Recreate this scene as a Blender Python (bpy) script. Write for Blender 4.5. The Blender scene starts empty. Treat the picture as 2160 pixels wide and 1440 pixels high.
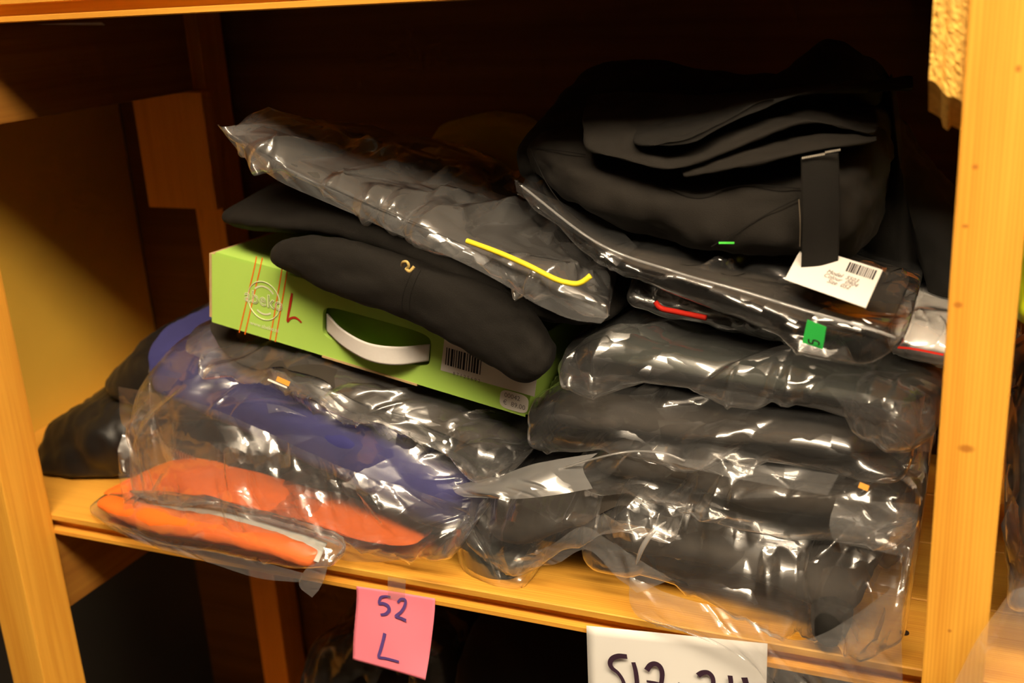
import bpy, bmesh, math, random
import numpy as np
from mathutils import Vector, Matrix

# ------------------------------------------------------------------ camera, world, light, exposure
scene = bpy.context.scene
COL = scene.collection
FPX = 2335.78                                   # focal length in pixels of the 2160 x 1440 frame
ROT = np.array([[0.91848908, 0.07480906, -0.38830584],     # rows: world X, Y, Z in camera (right, down, forward)
                [0.39159465, -0.30878133, 0.86678009],
                [-0.05505858, -0.94818653, -0.31290711]])
EYE = np.array([1.05, -0.74, 1.50])             # the shelf's front edge is the plane Y = 0

cam_data = bpy.data.cameras.new('camera')
cam_data.sensor_width = 36.0
cam_data.lens = FPX / 2160 * 36
cam_data.clip_start = 0.02
cam_data.dof.use_dof = True
cam_data.dof.focus_distance = 0.90
cam_data.dof.aperture_fstop = 5.0
cam = bpy.data.objects.new('camera', cam_data)
COL.objects.link(cam)
r_, d_, f_ = ROT[:, 0], ROT[:, 1], ROT[:, 2]
cam.matrix_world = Matrix(((r_[0], -d_[0], -f_[0], EYE[0]), (r_[1], -d_[1], -f_[1], EYE[1]),
                           (r_[2], -d_[2], -f_[2], EYE[2]), (0, 0, 0, 1)))
scene.camera = cam
scene.view_settings.view_transform = 'Standard'
scene.view_settings.look = 'None'
scene.view_settings.gamma = 1.0
scene.view_settings.exposure = 0.0
scene.view_settings.use_curve_mapping = False
scene.cycles.transparent_max_bounces = 28
scene.cycles.max_bounces = 6
scene.cycles.diffuse_bounces = 3
scene.cycles.glossy_bounces = 3
scene.cycles.caustics_reflective = False
scene.cycles.caustics_refractive = False
scene.cycles.sample_clamp_indirect = 4.0
scene.cycles.use_denoising = True
scene.cycles.adaptive_threshold = 0.04

world = bpy.data.worlds.new('world')
scene.world = world
world.use_nodes = True
world.node_tree.nodes['Background'].inputs[0].default_value = (1.0, 0.7, 0.4, 1)
world.node_tree.nodes['Background'].inputs[1].default_value = 0.003

LAMP_COLOR = (1.0, 0.81, 0.57)
LAMP_STRENGTH = 42.0
CEIL_Z = 3.00
LAMP_Z = 2.86
LAMP_Y = -1.10

# ------------------------------------------------------------------ pixel helpers (2160 x 1440 frame)
def ray(px, py):
    return ROT @ np.array([px - 1080.0, py - 720.0, FPX])

def P(px, py, Y):
    d = ray(px, py)
    return EYE + d * ((Y - EYE[1]) / d[1])

def PX(px, py, X):
    d = ray(px, py)
    return EYE + d * ((X - EYE[0]) / d[0])

def PZ(px, py, Z):
    d = ray(px, py)
    return EYE + d * ((Z - EYE[2]) / d[2])

# ------------------------------------------------------------------ noise
def _hash(ix, iy, iz, seed):
    h = (ix * 374761393 + iy * 668265263 + iz * 2147483647 + seed * 1274126177) & 0xFFFFFFFF
    h = ((h ^ (h >> 13)) * 1274126177) & 0xFFFFFFFF
    h = h ^ (h >> 16)
    return (h & 0xFFFFFF) / float(0xFFFFFF)

def vnoise(p, seed=0):
    p = np.asarray(p, float)
    i = np.floor(p).astype(np.int64)
    f = p - i
    f = f * f * f * (f * (f * 6 - 15) + 10)
    out = 0
    for dx in (0, 1):
        for dy in (0, 1):
            for dz in (0, 1):
                w = (f[..., 0] if dx else 1 - f[..., 0]) * (f[..., 1] if dy else 1 - f[..., 1]) * (f[..., 2] if dz else 1 - f[..., 2])
                out = out + w * _hash(i[..., 0] + dx, i[..., 1] + dy, i[..., 2] + dz, seed)
    return out * 2 - 1

def fbm(p, seed=0, oct=3):
    s, a = 0, 1.0
    for k in range(oct):
        s = s + a * vnoise(np.asarray(p) * (2.0 ** k), seed + k * 17)
        a *= 0.5
    return s

def tri(x):
    return np.abs(2 * (x - np.floor(x)) - 1)

def facet(q, seed, lam, stretch=1.0, ang=0.0, warp=0.55):
    """flat facets meeting in sharp creases (linear interpolation over a warped, split lattice), in metres of height per unit slope"""
    c, s = math.cos(ang), math.sin(ang)
    x = (q[..., 0] * c + q[..., 1] * s) / (lam * stretch)
    y = (-q[..., 0] * s + q[..., 1] * c) / lam
    q3 = np.stack([x * 0.6, y * 0.6, np.zeros_like(x) + seed * 0.37], -1)
    x = x + warp * vnoise(q3, seed + 1); y = y + warp * vnoise(q3 + 9.1, seed + 2)
    i = np.floor(x).astype(np.int64); j = np.floor(y).astype(np.int64)
    fx, fy = x - i, y - j
    z = np.zeros_like(i)
    h00, h10, h01, h11 = (_hash(i + a, j + b, z, seed) for a, b in ((0, 0), (1, 0), (0, 1), (1, 1)))
    lo = h00 + fx * (h10 - h00) + fy * (h01 - h00)
    hi = h11 + (1 - fx) * (h01 - h11) + (1 - fy) * (h10 - h11)
    return (np.where(fx + fy < 1, lo, hi) - 0.5) * lam

def film_relief(q, seed, lam, slope, stretch, ang):
    q3 = np.concatenate([q, np.zeros(q.shape[:-1] + (1,))], -1)
    lam = lam * 0.62
    m1 = np.clip(vnoise(q3 / (lam * 3), seed + 40) * 1.3 + 0.6, 0.2, 1)
    m2 = np.clip(vnoise(q3 / (lam * 2) + 5, seed + 41) * 1.6 + 0.2, 0, 1)
    h = 0.75 * slope * m1 * facet(q, seed, lam, stretch, ang)
    h = h + 1.25 * slope * m2 * facet(q, seed + 7, lam * 0.4, stretch * 1.3, ang + 0.5)
    # thin pinched pleats
    c, s = math.cos(ang + 0.25), math.sin(ang + 0.25)
    across = (-q[..., 0] * s + q[..., 1] * c) / (lam * 0.8) + 0.5 * vnoise(q3 / (lam * 2), seed + 44)
    pl = np.maximum(0, 1 - tri(across) * 5.0)
    m3 = np.clip(vnoise(q3 / (lam * 1.1) + 3, seed + 45) * 2 - 0.4, 0, 1)
    return h + pl * m3 * 0.0022

# ------------------------------------------------------------------ materials
def new_mat(name):
    m = bpy.data.materials.new(name)
    m.use_nodes = True
    nt = m.node_tree
    return m, nt, nt.nodes['Principled BSDF'], nt.nodes['Material Output']

def N(nt, kind, **kw):
    n = nt.nodes.new(kind)
    for k, v in kw.items():
        if k.startswith('i_'):
            n.inputs[k[2:]].default_value = v
        else:
            setattr(n, k, v)
    return n

def plain(name, col, rough=0.6, spec=0.3, noise=0.0, nscale=40):
    m, nt, b, o = new_mat(name)
    b.inputs['Base Color'].default_value = (*col, 1)
    b.inputs['Roughness'].default_value = rough
    b.inputs['Specular IOR Level'].default_value = spec
    if noise:
        tc = N(nt, 'ShaderNodeTexCoord')
        nz = N(nt, 'ShaderNodeTexNoise'); nz.inputs['Scale'].default_value = nscale; nz.inputs['Detail'].default_value = 4
        nt.links.new(tc.outputs['Object'], nz.inputs['Vector'])
        mx = N(nt, 'ShaderNodeMix', data_type='RGBA')
        mx.inputs[6].default_value = (*[c * (1 - noise) for c in col], 1)
        mx.inputs[7].default_value = (*[min(1, c * (1 + noise)) for c in col], 1)
        nt.links.new(nz.outputs['Fac'], mx.inputs[0])
        nt.links.new(mx.outputs[2], b.inputs['Base Color'])
    return m

def wood(name, light, dark, axis='X', scale=1.0, rough=0.55, knots=True, contrast=1.0, bump=0.15):
    """pine: long grain streaks along one axis, growth rings, a few knots"""
    m, nt, b, o = new_mat(name)
    tc = N(nt, 'ShaderNodeTexCoord')
    mp = N(nt, 'ShaderNodeMapping')
    s = {'X': (0.035, 1, 1), 'Y': (1, 0.035, 1), 'Z': (1, 1, 0.035)}[axis]
    mp.inputs['Scale'].default_value = s
    nt.links.new(tc.outputs['Object'], mp.inputs['Vector'])
    nz = N(nt, 'ShaderNodeTexNoise'); nz.inputs['Scale'].default_value = 210 * scale; nz.inputs['Detail'].default_value = 5; nz.inputs['Distortion'].default_value = 0.4
    nt.links.new(mp.outputs[0], nz.inputs['Vector'])
    big = N(nt, 'ShaderNodeTexNoise'); big.inputs['Scale'].default_value = 40 * scale; big.inputs['Detail'].default_value = 2
    nt.links.new(mp.outputs[0], big.inputs['Vector'])
    wv = N(nt, 'ShaderNodeTexWave', wave_type='BANDS', bands_direction={'X': 'Y', 'Y': 'X', 'Z': 'X'}[axis])
    wv.inputs['Scale'].default_value = 120 * scale; wv.inputs['Distortion'].default_value = 9; wv.inputs['Detail'].default_value = 2; wv.inputs['Detail Scale'].default_value = 0.6
    nt.links.new(mp.outputs[0], wv.inputs['Vector'])
    mix1 = N(nt, 'ShaderNodeMath', operation='MULTIPLY_ADD'); mix1.inputs[1].default_value = 0.45; 
    nt.links.new(nz.outputs['Fac'], mix1.inputs[0])
    m2 = N(nt, 'ShaderNodeMath', operation='MULTIPLY'); m2.inputs[1].default_value = 0.16
    nt.links.new(wv.outputs['Fac'], m2.inputs[0]); nt.links.new(m2.outputs[0], mix1.inputs[2])
    m3 = N(nt, 'ShaderNodeMath', operation='MULTIPLY_ADD'); m3.inputs[1].default_value = 0.55
    nt.links.new(big.outputs['Fac'], m3.inputs[0]); nt.links.new(mix1.outputs[0], m3.inputs[2])
    cr = N(nt, 'ShaderNodeValToRGB')
    lo, hi = 0.63 - 0.22 / contrast, 0.63 + 0.22 / contrast
    cr.color_ramp.elements[0].position = max(0, lo); cr.color_ramp.elements[0].color = (*light, 1)
    cr.color_ramp.elements[1].position = min(1, hi); cr.color_ramp.elements[1].color = (*dark, 1)
    nt.links.new(m3.outputs[0], cr.inputs[0])
    last = cr.outputs[0]
    if knots:
        mk = N(nt, 'ShaderNodeMapping')
        ks = {'X': (4.5, 26, 26), 'Y': (26, 4.5, 26), 'Z': (26, 26, 4.5)}[axis]
        mk.inputs['Scale'].default_value = ks
        nt.links.new(tc.outputs['Object'], mk.inputs['Vector'])
        vo = N(nt, 'ShaderNodeTexVoronoi'); vo.inputs['Scale'].default_value = 1.0
        nt.links.new(mk.outputs[0], vo.inputs['Vector'])
        kr = N(nt, 'ShaderNodeValToRGB')
        kr.color_ramp.elements[0].position = 0.03; kr.color_ramp.elements[0].color = (1, 1, 1, 1)
        kr.color_ramp.elements[1].position = 0.16; kr.color_ramp.elements[1].color = (0, 0, 0, 1)
        nt.links.new(vo.outputs['Distance'], kr.inputs[0])
        mxk = N(nt, 'ShaderNodeMix', data_type='RGBA')
        mxk.inputs[7].default_value = (*[c * 0.45 for c in dark], 1)
        mk2 = N(nt, 'ShaderNodeMath', operation='MULTIPLY'); mk2.inputs[1].default_value = 0.7
        nt.links.new(kr.outputs[0], mk2.inputs[0])
        nt.links.new(mk2.outputs[0], mxk.inputs[0]); nt.links.new(last, mxk.inputs[6])
        last = mxk.outputs[2]
    nt.links.new(last, b.inputs['Base Color'])
    b.inputs['Roughness'].default_value = rough
    b.inputs['Specular IOR Level'].default_value = 0.3
    bp = N(nt, 'ShaderNodeBump'); bp.inputs['Strength'].default_value = bump; bp.inputs['Distance'].default_value = 0.002
    nt.links.new(nz.outputs['Fac'], bp.inputs['Height']); nt.links.new(bp.outputs[0], b.inputs['Normal'])
    return m

def cloth(name, col, rough=0.85, sheen=0.25, weave=900, bump=0.25, spec=0.2, vary=0.25):
    m, nt, b, o = new_mat(name)
    tc = N(nt, 'ShaderNodeTexCoord')
    nz = N(nt, 'ShaderNodeTexNoise'); nz.inputs['Scale'].default_value = weave; nz.inputs['Detail'].default_value = 2
    nt.links.new(tc.outputs['Object'], nz.inputs['Vector'])
    n2 = N(nt, 'ShaderNodeTexNoise'); n2.inputs['Scale'].default_value = 25; n2.inputs['Detail'].default_value = 4
    nt.links.new(tc.outputs['Object'], n2.inputs['Vector'])
    mx = N(nt, 'ShaderNodeMix', data_type='RGBA')
    mx.inputs[6].default_value = (*[c * (1 - vary) for c in col], 1)
    mx.inputs[7].default_value = (*[min(1, c * (1 + vary)) for c in col], 1)
    nt.links.new(n2.outputs['Fac'], mx.inputs[0]); nt.links.new(mx.outputs[2], b.inputs['Base Color'])
    b.inputs['Roughness'].default_value = rough
    b.inputs['Specular IOR Level'].default_value = spec
    b.inputs['Sheen Weight'].default_value = sheen
    b.inputs['Sheen Roughness'].default_value = 0.5
    b.inputs['Sheen Tint'].default_value = (*[min(1, c * 4 + 0.1) for c in col], 1)
    bp = N(nt, 'ShaderNodeBump'); bp.inputs['Strength'].default_value = bump; bp.inputs['Distance'].default_value = 0.0006
    nt.links.new(nz.outputs['Fac'], bp.inputs['Height']); nt.links.new(bp.outputs[0], b.inputs['Normal'])
    return m

def film_mat(name, haze=0.05, tint=(0.985, 0.98, 0.975), rough=0.05, ior=1.5, gain=2.6, fscale=34, ftilt=0.95, rough2=0.28):
    """thin polythene: clear, glossy on both faces, slightly milky"""
    m, nt, b, o = new_mat(name)
    nt.nodes.remove(b)
    tc = N(nt, 'ShaderNodeTexCoord')
    nz = N(nt, 'ShaderNodeTexNoise'); nz.inputs['Scale'].default_value = 22; nz.inputs['Detail'].default_value = 3
    nt.links.new(tc.outputs['Object'], nz.inputs['Vector'])
    sb = N(nt, 'ShaderNodeVectorMath', operation='SUBTRACT'); sb.inputs[1].default_value = (0.5, 0.5, 0.5)
    nt.links.new(nz.outputs['Color'], sb.inputs[0])
    wp = N(nt, 'ShaderNodeVectorMath', operation='MULTIPLY_ADD'); wp.inputs[1].default_value = (0.03, 0.03, 0.03)
    nt.links.new(sb.outputs[0], wp.inputs[0]); nt.links.new(tc.outputs['Object'], wp.inputs[2])
    mp = N(nt, 'ShaderNodeMapping'); mp.inputs['Rotation'].default_value = (0.3, 0.5, 0.4); mp.inputs['Scale'].default_value = (0.32, 1.0, 1.0)
    nt.links.new(wp.outputs[0], mp.inputs['Vector'])
    geo = N(nt, 'ShaderNodeNewGeometry')
    acc = geo.outputs['Normal']
    mask = N(nt, 'ShaderNodeMapRange'); mask.inputs['From Min'].default_value = 0.38; mask.inputs['From Max'].default_value = 0.62
    nm = N(nt, 'ShaderNodeTexNoise'); nm.inputs['Scale'].default_value = 14; nm.inputs['Detail'].default_value = 1
    nt.links.new(tc.outputs['Object'], nm.inputs['Vector']); nt.links.new(nm.outputs['Fac'], mask.inputs['Value'])
    for sc_, k_ in ((fscale, ftilt), (fscale * 2.3, ftilt * 0.5)):
        vo = N(nt, 'ShaderNodeTexVoronoi'); vo.inputs['Scale'].default_value = sc_
        nt.links.new(mp.outputs[0], vo.inputs['Vector'])
        c0 = N(nt, 'ShaderNodeVectorMath', operation='SUBTRACT'); c0.inputs[1].default_value = (0.5, 0.5, 0.5)
        nt.links.new(vo.outputs['Color'], c0.inputs[0])
        c1 = N(nt, 'ShaderNodeVectorMath', operation='SCALE')
        mk = N(nt, 'ShaderNodeMath', operation='MULTIPLY_ADD'); mk.inputs[1].default_value = k_ * 0.8; mk.inputs[2].default_value = k_ * 0.2
        nt.links.new(mask.outputs[0], mk.inputs[0]); nt.links.new(mk.outputs[0], c1.inputs['Scale'])
        nt.links.new(c0.outputs[0], c1.inputs[0])
        ad_ = N(nt, 'ShaderNodeVectorMath', operation='ADD')
        nt.links.new(acc, ad_.inputs[0]); nt.links.new(c1.outputs[0], ad_.inputs[1])
        acc = ad_.outputs[0]
    bp = N(nt, 'ShaderNodeVectorMath', operation='NORMALIZE')
    nt.links.new(acc, bp.inputs[0])
    tr = N(nt, 'ShaderNodeBsdfTransparent'); tr.inputs[0].default_value = (*tint, 1)
    df = N(nt, 'ShaderNodeBsdfDiffuse'); df.inputs[0].default_value = (0.8, 0.8, 0.8, 1)
    tl = N(nt, 'ShaderNodeBsdfTranslucent'); tl.inputs[0].default_value = (0.8, 0.8, 0.8, 1)
    ad = N(nt, 'ShaderNodeMixShader'); ad.inputs[0].default_value = 0.4
    nt.links.new(df.outputs[0], ad.inputs[1]); nt.links.new(tl.outputs[0], ad.inputs[2])
    mh = N(nt, 'ShaderNodeMixShader'); mh.inputs[0].default_value = haze
    nt.links.new(tr.outputs[0], mh.inputs[1]); nt.links.new(ad.outputs[0], mh.inputs[2])
    g1 = N(nt, 'ShaderNodeBsdfGlossy'); g1.inputs['Color'].default_value = (1, 1, 1, 1); g1.inputs['Roughness'].default_value = rough
    g2 = N(nt, 'ShaderNodeBsdfGlossy'); g2.inputs['Color'].default_value = (1, 1, 1, 1); g2.inputs['Roughness'].default_value = rough2
    gl = N(nt, 'ShaderNodeMixShader'); gl.inputs[0].default_value = 0.62
    nt.links.new(g1.outputs[0], gl.inputs[1]); nt.links.new(g2.outputs[0], gl.inputs[2])
    nt.links.new(bp.outputs[0], g1.inputs['Normal']); nt.links.new(bp.outputs[0], g2.inputs['Normal'])
    fr = N(nt, 'ShaderNodeFresnel')
    ge = N(nt, 'ShaderNodeNewGeometry')              # same index from both sides of the thin film
    mi = N(nt, 'ShaderNodeMix', data_type='FLOAT'); mi.inputs[2].default_value = ior; mi.inputs[3].default_value = 1.0 / ior
    nt.links.new(ge.outputs['Backfacing'], mi.inputs[0]); nt.links.new(mi.outputs[0], fr.inputs[0])
    mu = N(nt, 'ShaderNodeMath', operation='MULTIPLY'); mu.inputs[1].default_value = gain; mu.use_clamp = True
    nt.links.new(fr.outputs[0], mu.inputs[0])
    ms = N(nt, 'ShaderNodeMixShader')
    nt.links.new(mu.outputs[0], ms.inputs[0]); nt.links.new(mh.outputs[0], ms.inputs[1]); nt.links.new(gl.outputs[0], ms.inputs[2])
    nt.links.new(ms.outputs[0], o.inputs['Surface'])
    return m

def emit(name, col, strength):
    m, nt, b, o = new_mat(name)
    nt.nodes.remove(b)
    e = N(nt, 'ShaderNodeEmission'); e.inputs[0].default_value = (*col, 1); e.inputs[1].default_value = strength
    nt.links.new(e.outputs[0], o.inputs['Surface'])
    return m

PINE_L, PINE_D = (0.86, 0.43, 0.055), (0.66, 0.27, 0.024)
def add_knots(m, knots, col):
    nt = m.node_tree; b = nt.nodes['Principled BSDF']
    src = b.inputs['Base Color'].links[0].from_socket
    tc = N(nt, 'ShaderNodeTexCoord')
    for (c, rx, rz) in knots:
        sb = N(nt, 'ShaderNodeVectorMath', operation='SUBTRACT'); sb.inputs[1].default_value = tuple(c)
        nt.links.new(tc.outputs['Object'], sb.inputs[0])
        ml = N(nt, 'ShaderNodeVectorMath', operation='MULTIPLY'); ml.inputs[1].default_value = (1 / rx, 12, 1 / rz)
        nt.links.new(sb.outputs[0], ml.inputs[0])
        ln = N(nt, 'ShaderNodeVectorMath', operation='LENGTH'); nt.links.new(ml.outputs[0], ln.inputs[0])
        mr = N(nt, 'ShaderNodeMapRange'); mr.inputs['From Min'].default_value = 0.55; mr.inputs['From Max'].default_value = 1.3
        mr.inputs['To Min'].default_value = 0.75; mr.inputs['To Max'].default_value = 0.0
        nt.links.new(ln.outputs['Value'], mr.inputs['Value'])
        mx = N(nt, 'ShaderNodeMix', data_type='RGBA'); mx.inputs[7].default_value = (*col, 1)
        nt.links.new(mr.outputs[0], mx.inputs[0]); nt.links.new(src, mx.inputs[6])
        src = mx.outputs[2]
    nt.links.new(src, b.inputs['Base Color'])

M = {
    'post': wood('pine_post', PINE_L, PINE_D, 'Z'),
    'plank': wood('pine_plank', (0.84, 0.43, 0.06), (0.62, 0.25, 0.025), 'X'),
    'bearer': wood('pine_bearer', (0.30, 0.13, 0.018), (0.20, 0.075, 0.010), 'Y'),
    'backpost': wood('pine_back_post', (0.78, 0.34, 0.05), (0.58, 0.22, 0.028), 'Z'),
    'endgrain': plain('sawn_end_grain', (0.80, 0.42, 0.09), 0.9, 0.1, 0.45, 260),
    'wallyellow': plain('ochre_painted_board', (0.72, 0.43, 0.055), 0.8, 0.15, 0.10, 12),
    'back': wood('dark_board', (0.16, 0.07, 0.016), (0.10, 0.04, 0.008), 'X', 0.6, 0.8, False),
    'black': cloth('black_cotton', (0.0105, 0.0095, 0.008), sheen=0.05),
    'fleece': cloth('black_fleece', (0.0095, 0.0080, 0.0062), sheen=0.05, weave=1500, bump=0.5),
    'canvas': cloth('black_canvas', (0.0085, 0.0072, 0.0056), sheen=0.04, weave=1800, bump=0.5),
    'canvas2': cloth('paler_black_canvas', (0.0125, 0.0103, 0.0078), sheen=0.04, weave=1800, bump=0.5),  # slightly paler than the canvas of the other trouser folds
    'grey': cloth('charcoal_cloth', (0.045, 0.041, 0.036), sheen=0.1, vary=0.3),
    'brown': cloth('dark_brown_grey_cloth', (0.034, 0.028, 0.022), sheen=0.1, vary=0.35),
    'greenblack': cloth('dark_green_black_cloth', (0.022, 0.026, 0.020), sheen=0.1),
    'blue': cloth('navy_blue_cloth', (0.036, 0.036, 0.145), sheen=0.2, vary=0.2),
    'orange': cloth('fluorescent_orange_cloth', (0.95, 0.17, 0.018), sheen=0.1, vary=0.08),
    'reflect': plain('grey_reflective_tape', (0.62, 0.64, 0.60), 0.5, 0.5, 0.1, 60),
    'puffer': cloth('black_shiny_nylon', (0.009, 0.008, 0.007), rough=0.45, sheen=0.05, spec=0.35),
    'yellow': cloth('fluorescent_yellow_cloth', (0.40, 0.30, 0.012), vary=0.1),
    'hivis': plain('fluorescent_lime', (0.75, 0.90, 0.02), 0.6, 0.2),
    'red': plain('red_cloth', (0.75, 0.03, 0.015), 0.7, 0.2),
    'seam': plain('dark_seam', (0.008, 0.007, 0.006), 0.9, 0.1),
    'thread': plain('pale_thread', (0.16, 0.13, 0.09), 0.8, 0.2),
    'green_box': plain('lime_green_card', (0.44, 0.69, 0.12), 0.6, 0.25, 0.03, 30),
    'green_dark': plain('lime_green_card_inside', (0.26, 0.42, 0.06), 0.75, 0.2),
    'kraft': plain('kraft_card', (0.52, 0.36, 0.18), 0.85, 0.1, 0.12, 90),
    'stripe': plain('orange_print', (0.80, 0.16, 0.012), 0.6, 0.2),
    'marker_red': plain('red_marker_ink', (0.42, 0.030, 0.012), 0.6, 0.2),
    'print_white': plain('white_print', (0.78, 0.80, 0.55), 0.6, 0.2),
    'strap': plain('white_webbing', (0.80, 0.76, 0.72), 0.55, 0.3, 0.04, 300),
    'label': plain('label_paper', (0.82, 0.78, 0.72), 0.6, 0.3),
    'ink': plain('black_ink', (0.015, 0.012, 0.012), 0.6, 0.2),
    'ink_grey': plain('grey_ink', (0.20, 0.18, 0.17), 0.6, 0.2),
    'ink_purple': plain('purple_marker_ink', (0.11, 0.06, 0.25), 0.6, 0.2),
    'ink_black': plain('black_marker_ink', (0.045, 0.022, 0.040), 0.6, 0.2),
    'pink': plain('pink_paper', (0.97, 0.25, 0.34), 0.7, 0.2, 0.03, 20),
    'paper': plain('white_paper', (0.86, 0.84, 0.80), 0.7, 0.2, 0.02, 20),
    'green_sticker': plain('green_sticker', (0.03, 0.48, 0.075), 0.5, 0.35),
    'yellow_cord': plain('yellow_piping', (0.88, 0.72, 0.03), 0.5, 0.3),
    'brass': plain('brass_zip', (0.5, 0.36, 0.12), 0.3, 0.6),
    'zipteeth': plain('steel_zip_teeth', (0.55, 0.5, 0.42), 0.3, 0.6),
    'greenthread': plain('green_thread', (0.06, 0.5, 0.05), 0.7, 0.2),
    'orange_tab': plain('orange_tab', (0.75, 0.32, 0.05), 0.7, 0.2),
    'screw': plain('dark_screw_hole', (0.03, 0.015, 0.008), 0.8, 0.2),
    'tape': film_mat('clear_adhesive_tape', haze=0.08, gain=1.0, ftilt=0.02),
    'film': film_mat('clear_polythene', haze=0.05),
    'film_thick': film_mat('milky_polythene', haze=0.15),
    'film_hazy': film_mat('hazy_polythene', haze=0.085),
    'film_white': film_mat('whitish_polythene', haze=0.30),
    'film_crisp': film_mat('crisp_cellophane', haze=0.025, rough=0.04, gain=1.8, rough2=0.20),
    'ceiling': plain('white_ceiling_paint', (0.80, 0.74, 0.68), 0.9, 0.1),
    'roomwall': plain('dim_room_wall', (0.06, 0.05, 0.04), 0.9, 0.1),
    'floor': plain('grey_brown_floor', (0.06, 0.05, 0.04), 0.7, 0.2),
    'housing': plain('white_lamp_housing', (0.7, 0.7, 0.68), 0.5, 0.3),
    'diffuser': emit('lamp_diffuser', LAMP_COLOR, LAMP_STRENGTH),
}

add_knots(M['post'], [(P(2057, 352, -.05), .0018, .0016), (P(2036, 477, -.05), .0020, .0012), (P(2021, 643, -.05), .0026, .0020), (P(2038, 946, -.05), .0046, .0026),
                      (P(2148, 145, -.05), .0016, .0020), (P(2003, 1330, -.05), .0012, .0012)], (0.36, 0.11, 0.012))

# ------------------------------------------------------------------ object helpers
def link(name, me, mat, parent=None, smooth=True):
    o = bpy.data.objects.new(name, me)
    COL.objects.link(o)
    if mat is not None:
        me.materials.append(M[mat] if isinstance(mat, str) else mat)
    if smooth:
        me.polygons.foreach_set('use_smooth', [True] * len(me.polygons))
    if parent is not None:
        o.parent = parent
        o.matrix_parent_inverse = parent.matrix_world.inverted() if parent.type != 'EMPTY' else Matrix.Translation(-parent.location)
    return o

def mesh(name, verts, faces):
    me = bpy.data.meshes.new(name)
    me.from_pydata([tuple(v) for v in verts], [], faces)
    me.update()
    return me

def tag(o, label, cat, group=None, kind=None):
    o['label'] = label
    if cat: o['category'] = cat
    if group: o['group'] = group
    if kind: o['kind'] = kind
    return o

def thing(name, label, cat, loc, group=None, kind=None):
    o = bpy.data.objects.new(name, None)
    COL.objects.link(o)
    o.location = tuple(loc)
    o.empty_display_size = 0.02
    return tag(o, label, cat, group, kind)

def box(name, x0, x1, y0, y1, z0, z1, mat, parent=None, bevel=0.0015):
    bm = bmesh.new()
    bmesh.ops.create_cube(bm, size=1)
    for v in bm.verts:
        v.co = ((x0 + x1) / 2 + v.co.x * (x1 - x0), (y0 + y1) / 2 + v.co.y * (y1 - y0), (z0 + z1) / 2 + v.co.z * (z1 - z0))
    if bevel:
        bmesh.ops.bevel(bm, geom=bm.edges[:], offset=bevel, segments=2, affect='EDGES', profile=0.7)
    me = bpy.data.meshes.new(name); bm.to_mesh(me); bm.free()
    return link(name, me, mat, parent, smooth=False)

def prism_x(name, prof, x0, x1, mat, parent=None, nx=1):
    """extrude a (Y, Z) profile along X"""
    n = len(prof)
    xs = np.linspace(x0, x1, nx + 1)
    v = [(x, p[0], p[1]) for x in xs for p in prof]
    f = [(i * n + j, i * n + (j + 1) % n, (i + 1) * n + (j + 1) % n, (i + 1) * n + j) for i in range(nx) for j in range(n)]
    f += [tuple(reversed(range(n))), tuple(range(nx * n, nx * n + n))]
    me = mesh(name, v, f)
    bm = bmesh.new(); bm.from_mesh(me); bmesh.ops.recalc_face_normals(bm, faces=bm.faces); bm.to_mesh(me); bm.free()
    return link(name, me, mat, parent, smooth=False)

def curve_pts(pl, n):
    """Catmull-Rom through control points, n samples evenly spaced in chord length"""
    pl = np.asarray(pl, float)
    if len(pl) == 2:
        t = np.linspace(0, 1, n)[:, None]
        return pl[0] * (1 - t) + pl[1] * t
    seg = np.linalg.norm(np.diff(pl, axis=0), axis=1)
    c = np.concatenate([[0], np.cumsum(np.maximum(seg, 1e-6))])
    ext = np.vstack([2 * pl[0] - pl[1], pl, 2 * pl[-1] - pl[-2]])
    out = []
    for s in np.linspace(0, c[-1], n):
        k = min(max(np.searchsorted(c, s, 'right') - 1, 0), len(pl) - 2)
        t = (s - c[k]) / (c[k + 1] - c[k])
        p0, p1, p2, p3 = ext[k], ext[k + 1], ext[k + 2], ext[k + 3]
        out.append(0.5 * (2 * p1 + (p2 - p0) * t + (2 * p0 - 5 * p1 + 4 * p2 - p3) * t * t + (3 * p1 - p0 - 3 * p2 + p3) * t ** 3))
    return np.array(out)

def pts(lst, Y0=None):
    """list of (px, py[, Y]) to world points"""
    return np.array([P(p[0], p[1], p[2] if len(p) > 2 else Y0) for p in lst])

def grid_faces(nu, nv, closed_v):
    f = []
    for i in range(nu - 1):
        for j in range(nv if closed_v else nv - 1):
            a, b = i * nv + j, i * nv + (j + 1) % nv
            f.append((a, b, b + nv, a + nv))
    return f

def grid_normals(G, closed_v):
    du = np.gradient(G, axis=0)
    if closed_v:
        dv = np.roll(G, -1, axis=1) - np.roll(G, 1, axis=1)
    else:
        dv = np.gradient(G, axis=1)
    n = np.cross(du, dv)
    return n / np.maximum(np.linalg.norm(n, axis=-1, keepdims=True), 1e-9)

def chaikin(p, it=2):
    for _ in range(it):
        q = np.roll(p, -1, axis=0)
        p = np.stack([0.75 * p + 0.25 * q, 0.25 * p + 0.75 * q], 1).reshape(-1, 2)
    return p

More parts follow.
